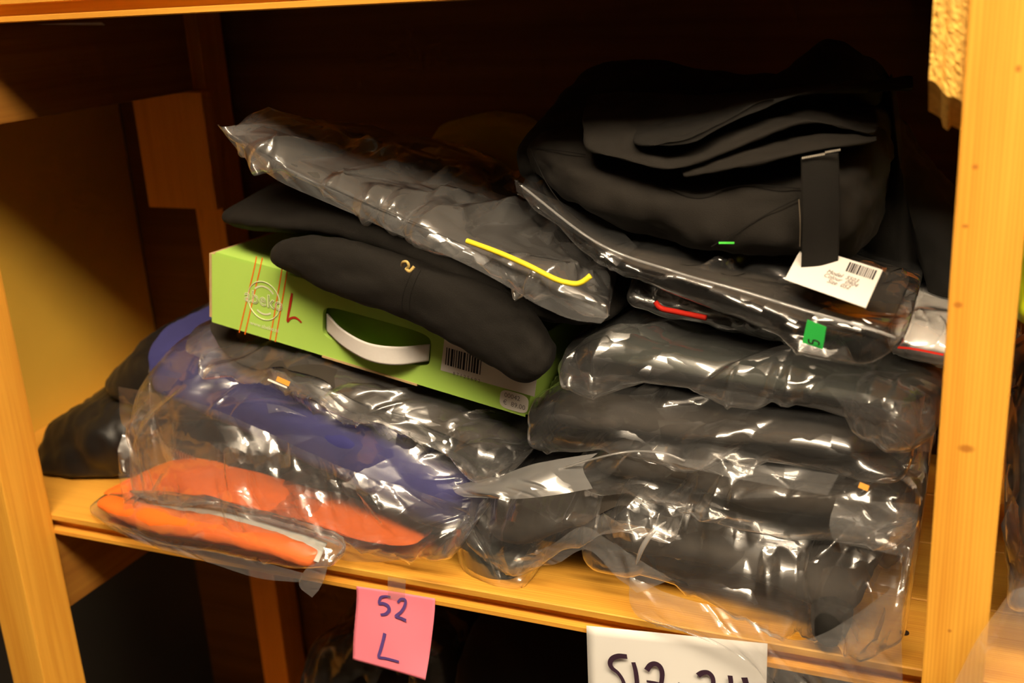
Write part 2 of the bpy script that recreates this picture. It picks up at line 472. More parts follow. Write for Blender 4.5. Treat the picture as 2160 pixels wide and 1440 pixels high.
def bag_profile(nv, D, T, seed, nu):
    """cross-section of a filled bag: some stretches slope over the front edge, others are boxy or bulge"""
    x = lambda d: -1 + 2 * d / D
    c = min(0.042, max(0.018, T * 0.75))
    shapes = [[(x(.004), -1), (-1, -.6), (-1, -.25), (x(c * .45), .35), (x(c), .95), (x(c * 1.8), 1), (.6, 1), (1, .7), (1, -.7), (.6, -1)],
              [(x(.006), -1), (-1, -.8), (x(.001), -.1), (x(.004), .55), (x(c * .5), 1), (x(c * 1.8), 1), (.6, 1), (1, .7), (1, -.7), (.6, -1)],
              [(x(c * .5), -1), (x(c * .2), -.7), (-1, .05), (x(c * .35), .7), (x(c * .8), 1), (x(c * 1.8), .97), (.6, 1), (1, .7), (1, -.7), (.6, -1)]]
    res = []
    for sh in shapes:
        p = chaikin(np.array(sh, float), 2)
        pc = np.vstack([p, p[:1]])
        wgt = np.hypot(np.diff(pc[:, 0]) * D / 2, np.diff(pc[:, 1]) * T / 2)
        mid = (pc[1:, 0] + pc[:-1, 0]) / 2
        wgt = wgt * np.where(mid < x(c * 2.2), 3.0, 1.0)      # more rows where the bag shows
        cc = np.concatenate([[0], np.cumsum(wgt)])
        tt = np.linspace(0, cc[-1], nv, endpoint=False)
        res.append(np.stack([np.interp(tt, cc, pc[:, 0]), np.interp(tt, cc, pc[:, 1])], -1))
    uu = np.linspace(0, 1, nu)
    z = np.zeros(nu)
    w = [np.clip(1 + 1.6 * vnoise(np.stack([uu * 7, z + k * 11.3, z], -1), seed + k), 0.02, None) ** 3 for k in range(3)]
    w[0] = w[0] * 2.0
    tot = sum(w)
    ab = sum((w[k] / tot)[:, None, None] * res[k][None] for k in range(3))
    return ab[..., 0], ab[..., 1]

def loft_grid(FT, FB, BT, BB, nu=120, nv=96, m=3.0, n=5.0, ins=(1, 1, 1), out=0.0, bagprof=False, seed=0):
    """pillow between four rails (front-top, front-bottom, back-top, back-bottom)"""
    R = [curve_pts(x, 400) for x in (FT, FB, BT, BB)]
    th = np.linspace(-math.pi / 2, math.pi / 2, nu)
    s = np.sin(th) * ins[0]
    ss = np.sin(th)
    k = np.maximum(1 - np.abs(ss) ** n, 0) ** (1.0 / n)
    k = np.maximum(k, 0.002)
    if bagprof:
        D = np.linalg.norm(R[2][200] - R[0][200]); T = max(0.012, np.linalg.norm(R[0][200] - R[1][200]))
        a_, b_ = bag_profile(nv, D, T, seed, nu)
        a_, b_ = a_ * ins[1], b_ * ins[2]
    else:
        ph = np.linspace(0, 2 * math.pi, nv, endpoint=False)
        c, sn = np.cos(ph), np.sin(ph)
        a_ = np.repeat((np.sign(c) * np.abs(c) ** (2 / m) * ins[1])[None], nu, 0)
        b_ = np.repeat((np.sign(sn) * np.abs(sn) ** (2 / m) * ins[2])[None], nu, 0)
    u = (s + 1) / 2 * 399
    i0 = np.clip(np.floor(u).astype(int), 0, 398); t = (u - i0)[:, None]
    rails = [r[i0] * (1 - t) + r[i0 + 1] * t for r in R]
    ka = np.maximum(1 - np.abs(ss) ** (n * 4), 0.0) ** (1.0 / (n * 2)) if bagprof else k
    A = (ka[:, None] * a_)[..., None]; B = (k[:, None] * b_)[..., None]
    ft, fb, bt, bb = [r[:, None, :] for r in rails]
    fa, fbm_ = (1 - A) / 2, (1 + A) / 2
    up, dn = (1 + B) / 2, (1 - B) / 2
    G = ft * fa * up + fb * fa * dn + bt * fbm_ * up + bb * fbm_ * dn
    # outward direction
    ctr = G.mean(axis=1, keepdims=True)
    nrm = grid_normals(G, True)
    flip = np.sign((nrm * (G - ctr)).sum(-1).mean())
    nrm = nrm * (flip if flip != 0 else 1)
    if out:
        G = G + nrm * out
    return G, nrm

def metric(G):
    du = np.linalg.norm(np.diff(G, axis=0), axis=-1).mean(axis=1)
    su = np.concatenate([[0], np.cumsum(du)])
    dv = np.linalg.norm(np.diff(G, axis=1), axis=-1)
    sv = np.concatenate([np.zeros((G.shape[0], 1)), np.cumsum(dv, axis=1)], axis=1)
    sv = np.repeat(sv[G.shape[0] // 2][None], G.shape[0], 0)
    return np.stack([np.repeat(su[:, None], G.shape[1], 1), sv], -1)

# ---- packs rest on what lies below them: a height map of the pile so far
HX0, HY0, HC = -0.05, -0.12, 0.005
HN, HM = 560, 112
HMAP = np.full((HN, HM), -9.0)
PENDING = []
def _cell(G):
    i = np.clip(((G[..., 0] - HX0) / HC).astype(int), 0, HN - 1)
    j = np.clip(((G[..., 1] - HY0) / HC).astype(int), 0, HM - 1)
    return i, j
def settle(G, gap=0.003, most=0.055):
    G = G.copy()
    fx = np.clip((G[..., 0] - HX0) / HC - 0.5, 0, HN - 1.001); fy = np.clip((G[..., 1] - HY0) / HC - 0.5, 0, HM - 1.001)
    i, j = fx.astype(int), fy.astype(int)
    fx, fy = fx - i, fy - j
    num = den = 0
    for a in (0, 1):
        for b in (0, 1):
            v = HSM[np.minimum(i + a, HN - 1), np.minimum(j + b, HM - 1)]
            w = (fx if a else 1 - fx) * (fy if b else 1 - fy) * (v > -5)
            num = num + w * v; den = den + w
    h = np.where(den > 1e-3, num / np.maximum(den, 1e-3), -9.0) + gap
    lift = h - G[..., 2]
    w = np.clip((most - lift) / (most * 0.4), 0, 1)
    w = w * w * (3 - 2 * w)
    G[..., 2] = np.where(lift > 0, G[..., 2] + lift * w, G[..., 2])
    G[..., 1] = np.minimum(G[..., 1], 0.342 - gap)
    return G
HSM = HMAP.copy()
def commit():
    for G in PENDING:
        i, j = _cell(G)
        new = np.full((HN, HM), -9.0)
        np.maximum.at(new, (i.ravel(), j.ravel()), G[..., 2].ravel())
        d = new.copy()
        for a in (-1, 0, 1):
            for b in (-1, 0, 1):
                d = np.maximum(d, np.roll(np.roll(new, a, 0), b, 1))
        HMAP[:] = np.maximum(HMAP, d)
    PENDING.clear()
    m = HMAP.copy()
    for _ in range(4):
        num = np.zeros_like(m); den = np.zeros_like(m)
        for a in (-1, 0, 1):
            for b in (-1, 0, 1):
                v = np.roll(np.roll(m, a, 0), b, 1); ok = v > -5
                num += np.where(ok, v, 0); den += ok
        m = np.where(m > -5, num / np.maximum(den, 1), m)
    HSM[:] = m

def rails_from(FT, FB, Y, depth, dzt=0.0, dzb=0.0, dx=0.0, BT=None, BB=None):
    ft, fb = pts(FT, Y), pts(FB, Y)
    sh = np.array([dx, depth, 0])
    bt = pts(BT, Y) if BT is not None else ft + sh + np.array([0, 0, dzt])
    bb = pts(BB, Y) if BB is not None else fb + sh + np.array([0, 0, dzb])
    return ft, fb, bt, bb

def soft(name, rails, mat, parent, seed=1, fold=0.003, flen=0.06, stretch=3.0, m=2.8, n=5.0, ins=(1, 1, 1), nu=110, nv=84, fine=0.0008, out=0.0, rest=True):
    """a folded piece of cloth: rounded pillow with long soft folds"""
    G, nr = loft_grid(*rails, nu=nu, nv=nv, m=m, n=n, ins=ins, out=out)
    q = G / np.array([flen * stretch, flen, flen])
    h = fold * (fbm(q, seed, 3)) + fine * fbm(G / 0.012, seed + 5, 2)
    G = G + nr * h[..., None]
    if rest:
        G = settle(G, 0.0045); PENDING.append(G)
    o = link(name, mesh(name, G.reshape(-1, 3), grid_faces(nu, nv, True) + [tuple(range(nv)), tuple(range((nu - 1) * nv, nu * nv))]), mat, parent)
    return o, G, nr

def film(name, rails, mat, parent, seed=1, out=0.002, lam=0.045, slope=0.5, nc=5, m=3.2, n=3.5, nu=340, nv=220, aniso=0.5, adir=1.3, ins=(1, 1, 1), bagprof=True, rest=True):
    """plastic bag around the same rails: crumpled, taut in places, pinched at its ends"""
    G, nr = loft_grid(*rails, nu=nu, nv=nv, m=m, n=n, ins=ins, out=out, bagprof=bagprof, seed=seed)
    q = metric(G)
    h = np.maximum(film_relief(q, seed, lam, slope, 1.0 + 2.4 * aniso, adir) + 0.0012, -out * 0.6)
    ss = np.abs(np.sin(np.linspace(-math.pi / 2, math.pi / 2, nu)))
    h = h * np.clip((1 - ss) * 9, 0.04, 1)[:, None]
    G = G + nr * h[..., None]
    # seam of the periodic metric: blend the last columns to the first
    b = 10
    for j in range(b):
        t = (j + 1) / (b + 1)
        G[:, nv - b + j] = G[:, nv - b + j] * (1 - t) + t * (G[:, nv - b + j] - nr[:, nv - b + j] * (h[:, nv - b + j] - h[:, 0])[:, None])
    if rest:
        G = settle(G); PENDING.append(G)
    return link(name, mesh(name, G.reshape(-1, 3), grid_faces(nu, nv, True)), mat, parent)

def sheet(name, rows, mat, parent, nu=90, nv=50, seed=1, lam=0.04, slope=0.4, nc=4, amp=1.0, thick=0.0, aniso=0.4, adir=0.4, softw=0.0, smooth=True):
    """free film or cloth through rows of control points"""
    rws = [curve_pts(r, nu) for r in rows]
    G = np.stack([curve_pts(np.array([r[i] for r in rws]), nv) for i in range(nu)], 0)
    nr = grid_normals(G, False)
    q = metric(G)
    h = amp * film_relief(q, seed, lam, slope, 1.0 + 1.6 * aniso, adir) if slope else 0 * q[..., 0]
    if softw:
        h = h + softw * fbm(G / 0.05, seed, 2)
    G = G + nr * h[..., None]
    me = mesh(name, G.reshape(-1, 3), grid_faces(nu, nv, False))
    o = link(name, me, mat, parent, smooth)
    if thick:
        md = o.modifiers.new('thickness', 'SOLIDIFY'); md.thickness = thick; md.offset = 0
    return o

def tube(name, P3, r, mat, parent, nseg=8, n=60, taper=False):
    c = curve_pts(P3, n)
    t = np.gradient(c, axis=0); t /= np.maximum(np.linalg.norm(t, axis=1, keepdims=True), 1e-9)
    up = np.array([0.13, -0.4, 0.9])
    s = np.cross(t, up); s /= np.linalg.norm(s, axis=1, keepdims=True)
    b = np.cross(t, s)
    v = []
    for i in range(n):
        rr = r * (max(0.15, math.sin(math.pi * i / (n - 1)) ** 0.5) if taper else 1)
        for k in range(nseg):
            a = 2 * math.pi * k / nseg
            v.append(c[i] + rr * (math.cos(a) * s[i] + math.sin(a) * b[i]))
    f = grid_faces(n, nseg, True) + [tuple(range(nseg)), tuple(range((n - 1) * nseg, n * nseg))]
    return link(name, mesh(name, v, f), mat, parent)

def ribbon(name, P3, width, nrm, mat, parent, n=40, lift=0.0004, wprof=None):
    """flat pen stroke or seam line lying on a surface with normal nrm"""
    c = curve_pts(P3, n)
    nrm = np.asarray(nrm, float)
    if nrm.ndim == 1: nrm = np.repeat(nrm[None], n, 0)
    t = np.gradient(c, axis=0); t /= np.maximum(np.linalg.norm(t, axis=1, keepdims=True), 1e-9)
    s = np.cross(nrm, t); s /= np.maximum(np.linalg.norm(s, axis=1, keepdims=True), 1e-9)
    w = width / 2 * (np.ones(n) if wprof is None else np.interp(np.linspace(0, 1, n), np.linspace(0, 1, len(wprof)), wprof))
    c = c + nrm * lift
    v = np.stack([c - s * w[:, None], c + s * w[:, None]], 1).reshape(-1, 3)
    return link(name, mesh(name, v, [(2 * i, 2 * i + 1, 2 * i + 3, 2 * i + 2) for i in range(n - 1)]), mat, parent)

def quad(name, c4, mat, parent, thick=0.0003, sub=1):
    c4 = [np.asarray(c) for c in c4]
    n = np.cross(c4[1] - c4[0], c4[3] - c4[0]); n = n / np.linalg.norm(n)
    v = [c for c in c4] + [c - n * thick for c in c4]
    f = [(0, 1, 2, 3), (7, 6, 5, 4)] + [(i, i + 4, (i + 1) % 4 + 4, (i + 1) % 4) for i in range(4)]
    me = mesh(name, v, f)
    bm = bmesh.new(); bm.from_mesh(me); bmesh.ops.recalc_face_normals(bm, faces=bm.faces); bm.to_mesh(me); bm.free()
    return link(name, me, mat, parent, smooth=False)

def text_mesh(name, txt, origin, ex, ey, size, mat, parent, spacing=1.0, outline=0.0):
    cu = bpy.data.curves.new('t', 'FONT')
    cu.body = txt; cu.size = size; cu.align_x = 'CENTER'; cu.align_y = 'CENTER'; cu.space_character = spacing
    if outline:
        cu.fill_mode = 'NONE'; cu.bevel_depth = outline; cu.bevel_resolution = 0
    cu.resolution_u = 3
    tmp = bpy.data.objects.new('t', cu)
    COL.objects.link(tmp)
    dg = bpy.context.evaluated_depsgraph_get()
    me = bpy.data.meshes.new_from_object(tmp.evaluated_get(dg))
    bpy.data.objects.remove(tmp); bpy.data.curves.remove(cu)
    ex, ey, origin = map(np.asarray, (ex, ey, origin))
    for v in me.vertices:
        v.co = origin + ex * v.co.x + ey * v.co.y + np.cross(ex, ey) * v.co.z * 0.3
    me.materials.clear()
    return link(name, me, mat, parent, smooth=False)

# ------------------------------------------------------------------ the room (mostly behind the camera)
XL = EYE[0] - 1.05                                   # side wall
def XR(x): return EYE[0] + x                         # x measured from the camera
def ZR(z): return EYE[2] + z
def struct(o):
    o['kind'] = 'structure'; return o
o = struct(box('floor', -2.2, 4.2, -3.2, 0.6, -0.05, 0.0, 'floor', bevel=0)); o['label'] = 'grey brown store room floor'
o = struct(box('ceiling', -2.2, 4.2, -3.2, 0.6, CEIL_Z + 0.02, CEIL_Z + 0.06, 'ceiling', bevel=0)); o['label'] = 'pale painted store room ceiling'
o = struct(box('wall_left', -2.2, -2.14, -3.2, 0.6, 0, CEIL_Z + 0.02, 'roomwall', bevel=0)); o['label'] = 'dim end wall beyond the shelving'
o = struct(box('wall_back', -2.14, 4.14, 0.46, 0.52, 0, CEIL_Z + 0.02, 'roomwall', bevel=0)); o['label'] = 'dim wall behind the shelving'
o = struct(box('wall_front', -2.14, 4.14, -3.2, -3.14, 0, CEIL_Z + 0.02, 'roomwall', bevel=0)); o['label'] = 'dim wall across the aisle'
o = struct(box('wall_right', 4.14, 4.2, -3.14, 0.46, 0, CEIL_Z + 0.02, 'roomwall', bevel=0)); o['label'] = 'dim end wall of the store room'

for i, x in enumerate((0.40, 1.67)):
    t = thing('ceiling_light', ['ceiling strip light above the aisle, nearer the ochre side panel', 'ceiling strip light above the aisle, farther from the ochre side panel'][i],
              'light', (x + 0.6, LAMP_Y, LAMP_Z), 'strip lights above the aisle')
    for hx in (x + 0.2, x + 1.0):
        box('hanger', hx, hx + 0.012, LAMP_Y - 0.006, LAMP_Y + 0.006, LAMP_Z + 0.02, CEIL_Z + 0.02, 'housing', t, 0.001)
    for hx in (x, x + 1.21):
        box('end_cap', hx, hx + 0.02, LAMP_Y - 0.215, LAMP_Y + 0.215, LAMP_Z - 0.025, LAMP_Z + 0.025, 'housing', t, 0.004)
    box('diffuser', x + 0.02, x + 1.21, LAMP_Y - 0.21, LAMP_Y + 0.21, LAMP_Z - 0.02, LAMP_Z + 0.02, 'diffuser', t, 0.006)

# ------------------------------------------------------------------ shelving unit
S_TOP, S_TH = ZR(-0.494), 0.022
U_BOT = ZR(-0.0145)
unit = thing('shelving_unit', 'pine shelving unit with square posts and boarded shelves', 'shelving', (XR(-0.45), 0.2, 0))
rngs = random.Random(4)

# posts in front of the shelves
box('post', XR(-0.903), XR(-0.856), -0.05, 0.0, 0.0, 2.3, 'post', unit, 0.0025)
rp = box('post', XR(-0.0195), XR(0.0189), -0.05, 0.0, 0.0, 2.3, 'post', unit, 0.0015)
# rear posts
bpL, bpR = P(412, 440, 0.345)[0], P(470, 440, 0.345)[0]
box('rear_post', bpL, bpR, 0.345, 0.39, 0.0, 2.3, 'backpost', unit, 0.002)
box('rear_post', XR(-0.02), XR(0.03), 0.345, 0.39, 0.0, 2.3, 'backpost', unit, 0.002)
# short board screwed to the rear post under the bearer
b0, b1 = P(306, 320, 0.33), P(450, 320, 0.33)
box('cleat', b0[0], b1[0], 0.322, 0.345, P(380, 436, 0.33)[2], ZR(-0.108), 'backpost', unit, 0.001)

def shelf(z_top, nplank=4, x0=XL + 0.0005, x1=2.6, lip=0.0):
    s = bpy.data.objects.new('shelf', None); COL.objects.link(s); s.parent = unit
    s.matrix_parent_inverse = Matrix.Translation(-unit.location)
    zt, zb = z_top, z_top - S_TH
    w = 0.098
    for k in range(nplank):
        y0 = k * w
        y1 = y0 + w - 0.0012
        prof = [(y0 + 0.001, zt), (y0, zt - 0.001), (y0 + 0.0005, zt - 0.0065), (y0 + 0.010, zt - 0.0075), (y0 + 0.010, zt - 0.0165),
                (y0 - lip, zt - 0.0172), (y0 - lip, zb + 0.001), (y0 - lip + 0.001, zb), (y1 - 0.001, zb), (y1, zb + 0.001),
                (y1, zt - 0.0145), (y1 + 0.006, zt - 0.014), (y1 + 0.006, zt - 0.008), (y1, zt - 0.0075), (y1, zt - 0.001), (y1 - 0.001, zt)]
        p = prism_x('plank', prof, x0, x1, 'plank', s)
    return s
shelf(S_TOP, lip=0.001)
shelf(U_BOT + S_TH, lip=0.001)
LOW_TOP = ZR(-1.02)
shelf(LOW_TOP, lip=0.001)
# bearers under the shelves
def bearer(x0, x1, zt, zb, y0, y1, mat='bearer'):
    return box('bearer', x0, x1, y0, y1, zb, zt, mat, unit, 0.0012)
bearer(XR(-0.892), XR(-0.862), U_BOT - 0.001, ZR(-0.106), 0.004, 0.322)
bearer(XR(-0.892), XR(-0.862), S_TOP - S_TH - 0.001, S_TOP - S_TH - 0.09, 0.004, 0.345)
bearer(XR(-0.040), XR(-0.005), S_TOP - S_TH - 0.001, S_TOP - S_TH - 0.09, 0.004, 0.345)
# bearer beside the front post under the upper shelf: rough sawn end with a chamfered lower corner
xa, xb = XR(-0.0385), XR(-0.0195)
zt, zb = U_BOT - 0.001, ZR(-0.094)
me_v, me_f = [], []
ny, nz_ = 14, 70
rg = np.random.RandomState(3)
xs = np.linspace(xa, xb, ny)
for j in range(nz_):
    for i in range(ny):
        fx = i / (ny - 1)
        zlow = zb + 0.024 - 0.014 * fx + 0.0015 * math.sin(fx * 9)
        z = zt + 0.06 + (zlow - zt - 0.06) * j / (nz_ - 1)
        gr = 0.0014 * (abs(fx - 0.36) < 0.06) + 0.0004 * math.sin(fx * 19)
        y = -0.046 + gr + rg.normal() * 0.00042
        me_v.append((xs[i], y, z))
nb = len(me_v)
for i in range(ny):                        # chamfer bottom row
    fx = i / (ny - 1)
    me_v.append((xs[i], -0.028 + 0.002 * math.sin(fx * 8), zb + 0.004 - 0.012 * fx - (0.004 if 0.4 < fx < 0.62 else 0)))
nc_ = len(me_v)
for i in range(ny): me_v.append((xs[i], 0.345, zb - 0.008))
nd = len(me_v)
for i in range(ny): me_v.append((xs[i], 0.345, zt + 0.06))
for j in range(nz_ - 1):
    for i in range(ny - 1):
        a = j * ny + i
        me_f.append((a, a + ny, a + ny + 1, a + 1))
for i in range(ny - 1):
    a = (nz_ - 1) * ny + i
    me_f.append((a, nb + i, nb + i + 1, a + 1)); me_f.append((nb + i, nc_ + i, nc_ + i + 1, nb + i + 1))
    me_f.append((nc_ + i, nd + i, nd + i + 1, nc_ + i + 1)); me_f.append((nd + i, i, i + 1, nd + i + 1))
for side in (0, ny - 1):
    me_f.append(tuple([j * ny + side for j in range(nz_)] + [nb + side, nc_ + side, nd + side]))
me = mesh('bearer', me_v, me_f)
bm = bmesh.new(); bm.from_mesh(me); bmesh.ops.recalc_face_normals(bm, faces=bm.faces); bm.to_mesh(me); bm.free()
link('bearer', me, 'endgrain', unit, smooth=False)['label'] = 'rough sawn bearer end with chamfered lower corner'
box('side_panel', XL - 0.012, XL, -0.01, 0.40, S_TOP - S_TH, 2.3, 'wallyellow', unit, 0)['label'] = 'ochre yellow painted side panel'
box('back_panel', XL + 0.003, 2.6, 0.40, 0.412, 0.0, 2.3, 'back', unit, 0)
# screw holes in the shelf by the front post
for (px, py) in ((1908, 1335),):
    c = PZ(px, py, S_TOP)
    bm = bmesh.new(); bmesh.ops.create_cone(bm, cap_ends=True, segments=16, radius1=0.0034, radius2=0.0034, depth=0.0008)
    bmesh.ops.translate(bm, verts=bm.verts, vec=tuple(c + np.array([0, 0, 0.0004])))
    me = bpy.data.meshes.new('screw'); bm.to_mesh(me); bm.free(); link('screw', me, 'screw', unit, smooth=False)
# pale strip painting the lit wall seen between upper shelf and bearer
tp = [PX(76, 51.5, XR(-0.858)), PX(222, 53, XR(-0.858)), PX(214, 47, XR(-0.858)), PX(150, 48.5, XR(-0.858))]
st = quad('lit_gap_strip', tp, 'paper', None, 0.0006)
tag(st, 'thin pale strip standing in for lit wall seen under the upper shelf', 'painted lit sliver')

# ------------------------------------------------------------------ garments and bags
HMAP[:, int((0.0 - HY0) / HC):] = S_TOP
def bag(name, label, cat, loc, group=None):
    commit()
    return thing(name, label, cat, loc, group)

# --- black puffer garments at the back of the pile, beside the front post
t = bag('folded_garment', 'black quilted garment lying lowest beside the ochre side panel', 'garment', P(170, 1085, 0.12), 'black garments behind the orange bag')
r = rails_from([(20, 930), (90, 880), (170, 855), (280, 860)], [(40, 1085), (100, 1092), (180, 1090), (290, 1070)], 0.07, 0.24, 0.0, 0.0)
soft('garment', r, 'puffer', t, 11, 0.006, 0.035, 1.4, m=2.6, n=3.5)
t = bag('folded_garment', 'black rolled garment on top of the quilted one, beside the blue bag', 'garment', P(260, 900, 0.15), 'black garments behind the orange bag')
r = rails_from([(165, 800), (215, 752), (300, 718), (420, 690), (520, 700)], [(168, 860), (210, 905), (300, 940), (420, 930), (520, 900)], 0.10, 0.22, 0.01, 0.0)
soft('garment', r, 'puffer', t, 12, 0.005, 0.05, 1.4, m=2.2, n=3)

# --- orange garment in its bag, overhanging the shelf edge
t = bag('bagged_garment', 'fluorescent orange garment with grey reflective band in clear bag hanging over the shelf edge', 'bagged garment', P(430, 1150, -0.01))
r = rails_from([(192, 1058, .0), (300, 1085, -.012), (430, 1108, -.022), (540, 1140, -.028), (650, 1178, -.03)],
               [(205, 1080, .0), (300, 1128, -.012), (430, 1150, -.022), (540, 1172, -.028), (648, 1212, -.03)], 0, 0.026, 0.0, 0.0)
soft('lower_fold', r, 'orange', t, 21, 0.0015, 0.05, 3, m=2.3, n=6)
r2 = rails_from([(190, 1040, .01), (320, 990, .045), (450, 1022, .042), (600, 1072, .036), (760, 1110, .03), (860, 1140, .03)],
                [(195, 1062, .01), (320, 1060, .03), (450, 1068, .024), (600, 1104, .018), (760, 1160, .016), (865, 1170, .016)], 0, 0.06, -0.006, 0.0)
soft('upper_fold', r2, 'orange', t, 22, 0.003, 0.06, 2, m=2.6, n=6, rest=False)
sheet('reflective_band', [pts([(300, 1062, .022), (440, 1076, .012), (560, 1104, .006), (690, 1146, .002)]), pts([(300, 1092, -.004), (440, 1114, -.014), (560, 1146, -.020), (672, 1186, -.022)])],
      'reflect', t, 50, 10, 5, slope=0, softw=0.0008, thick=0.0012)
r = rails_from([(178, 1060, .0), (300, 1078, -.014), (430, 1100, -.026), (540, 1132, -.032), (690, 1170, -.034)],
               [(185, 1092, .0), (300, 1138, -.014), (430, 1166, -.026), (540, 1190, -.032), (690, 1216, -.034)], 0, 0.034, 0.0, 0)
film('plastic_bag', r, 'film', t, 23, out=0.002, lam=0.05, slope=0.25, n=3, nu=170, nv=110)
sheet('bag_hem', [pts([(190, 1085, -.004), (300, 1130, -.016), (430, 1158, -.028), (540, 1182, -.034), (640, 1208, -.036)]),
                  pts([(240, 1118, -.006), (320, 1152, -.018), (430, 1183, -.03), (540, 1218, -.036), (632, 1228, -.038)])], 'film_thick', t, 80, 16, 24, lam=0.03, slope=0.2)
sheet('bag_tail', [pts([(632, 1222, -.038), (650, 1195, -.036), (692, 1178, -.034)]), pts([(634, 1240, -.042), (655, 1222, -.04), (690, 1196, -.036)]), pts([(658, 1260, -.046), (672, 1244, -.044), (684, 1222, -.04)])],
      'film_thick', t, 30, 24, 25, lam=0.015, slope=0.25)

# --- big bag with the blue garment
t = bag('bagged_garment', 'navy blue garment in a large loose clear bag under the black ones', 'bagged garment', P(640, 1150, 0.06))
r = rails_from([(275, 785, .09), (400, 742, .08), (560, 815, .05), (720, 890, .035), (880, 980, .026), (970, 1035, .02)],
               [(292, 850, .09), (420, 905, .07), (560, 972, .05), (720, 1058, .035), (860, 1140, .026), (955, 1172, .02)], 0, 0.24, 0.0, 0.0)
soft('garment', r, 'blue', t, 31, 0.004, 0.05, 2.5, m=3, n=9)
r = rails_from([(300, 900, .12), (450, 950, .11), (620, 1020, .09), (780, 1080, .07), (900, 1125, .06)],
               [(310, 1010, .10), (450, 1035, .09), (620, 1085, .07), (780, 1135, .055), (890, 1160, .05)], 0, 0.2, 0, 0)
soft('shaded_gap_fill', r, 'brown', t, 32, 0.003, 0.05, 2.5, m=2.6)  # dark body put in for the shaded gap below the blue garment
r = rails_from([(248, 800, .06), (330, 740, .07), (420, 735, .06), (560, 810, .04), (720, 885, .028), (880, 975, .018), (985, 1040, .012)],
               [(262, 1085, .02), (340, 1145, -.012), (430, 1125, -.006), (560, 1112, -.004), (700, 1172, .0), (840, 1206, .0), (975, 1150, .006)], 0, 0.27, 0.0, 0.02)
film('plastic_bag', r, 'film', t, 33, out=0.003, lam=0.06, slope=1.45, nc=6, n=5, m=4, nu=340, nv=220, aniso=0.7, adir=0.3)
# stretched front of the bag: long pleats
sheet('bag_front', [pts([(250, 815, .055), (420, 850, .04), (600, 930, .024), (760, 1000, .012), (960, 1060, .004)]),
                    pts([(258, 960, .035), (400, 1000, .01), (580, 1040, .0), (760, 1085, -.002), (985, 1090, .0)]),
                    pts([(275, 1082, .0), (400, 1120, -.02), (600, 1128, -.02), (740, 1185, -.008), (960, 1165, .0)])], 'film', t, 140, 90, 34, lam=0.045, slope=1.0, nc=5, aniso=0.8, adir=0.9)

# --- thin bag and black garment in bag under the box
t = bag('bagged_garment', 'thin dark garment in clear bag lying directly on the blue one', 'bagged garment', P(800, 960, 0.05))
r = rails_from([(560, 848, .05), (700, 890, .045), (850, 950, .04), (1000, 1000, .035), (1060, 1010, .03)],
               [(565, 872, .05), (700, 925, .045), (850, 985, .04), (980, 1024, .035), (1050, 1024, .03)], 0, 0.2, 0.0, 0.0)
soft('garment', r, 'black', t, 41, 0.002, 0.05, 2, ins=(0.95, .96, .8))
film('plastic_bag', r, 'film', t, 42, out=0.0015, lam=0.03, slope=0.4, nu=180, nv=130)
sheet('bag_corner', [pts([(562, 850, .046), (600, 858, .046), (650, 880, .045)]), pts([(566, 872, .044), (585, 868, .044), (600, 866, .044)])], 'film_thick', t, 16, 10, 3, lam=0.01, slope=0.2)

t = bag('bagged_garment', 'black garment in creased clear bag directly under the green box', 'bagged garment', P(740, 850, 0.05))
r = rails_from([(372, 728, .08), (450, 722, .07), (560, 752, .055), (700, 800, .045), (860, 858, .038), (1000, 905, .034), (1090, 960, .03)],
               [(375, 752, .08), (430, 792, .07), (560, 846, .055), (700, 895, .045), (860, 965, .038), (1000, 1003, .034), (1075, 1012, .03)], 0, 0.25, 0.0, 0.0)
soft('garment', r, 'brown', t, 43, 0.0025, 0.05, 2.5, m=2.5, ins=(0.93, .94, .78))
film('plastic_bag', r, 'film', t, 44, out=0.0018, lam=0.05, slope=1.45, nc=6, m=2.6, n=3, aniso=0.75, adir=0.5)
q = [(565, 793, .047), (612, 812, .044), (608, 822, .044), (562, 803, .047)]
ribbon('printed_tag', pts([(584, 798, .036), (611, 810, .034)]), 0.0045, (0.2, -0.9, 0.4), 'orange_tab', t, 10)
ribbon('printed_line', pts([(565, 800, .037), (606, 817, .034)]), 0.0018, (0.2, -0.9, 0.4), 'label', t, 10)

# --- green box
t = bag('cardboard_box', 'lime green cardboard carry box with white strap handle and orange stripes', 'box', P(760, 770, 0.15))
BL, BR, TLp = P(447, 679, .075), P(1108, 879, .055), P(459, 538, .075)
ex = (BR - BL) / np.linalg.norm(BR - BL)
ez = (TLp - BL) - ex * np.dot(TLp - BL, ex)
ez /= np.linalg.norm(ez)
ey = np.cross(ez, ex)                                # into the shelf
Wb, Hb, Db = np.linalg.norm(BR - BL), np.dot(TLp - BL, ez), 0.24
def bxp(u, w, dpt=0.0): return BL + ex * u + ez * w + ey * dpt
def on_box(px, py):
    d = ray(px, py); k = np.dot(BL - EYE, ey) / np.dot(d, ey)
    q = EYE + d * k - BL
    return np.dot(q, ex), np.dot(q, ez)
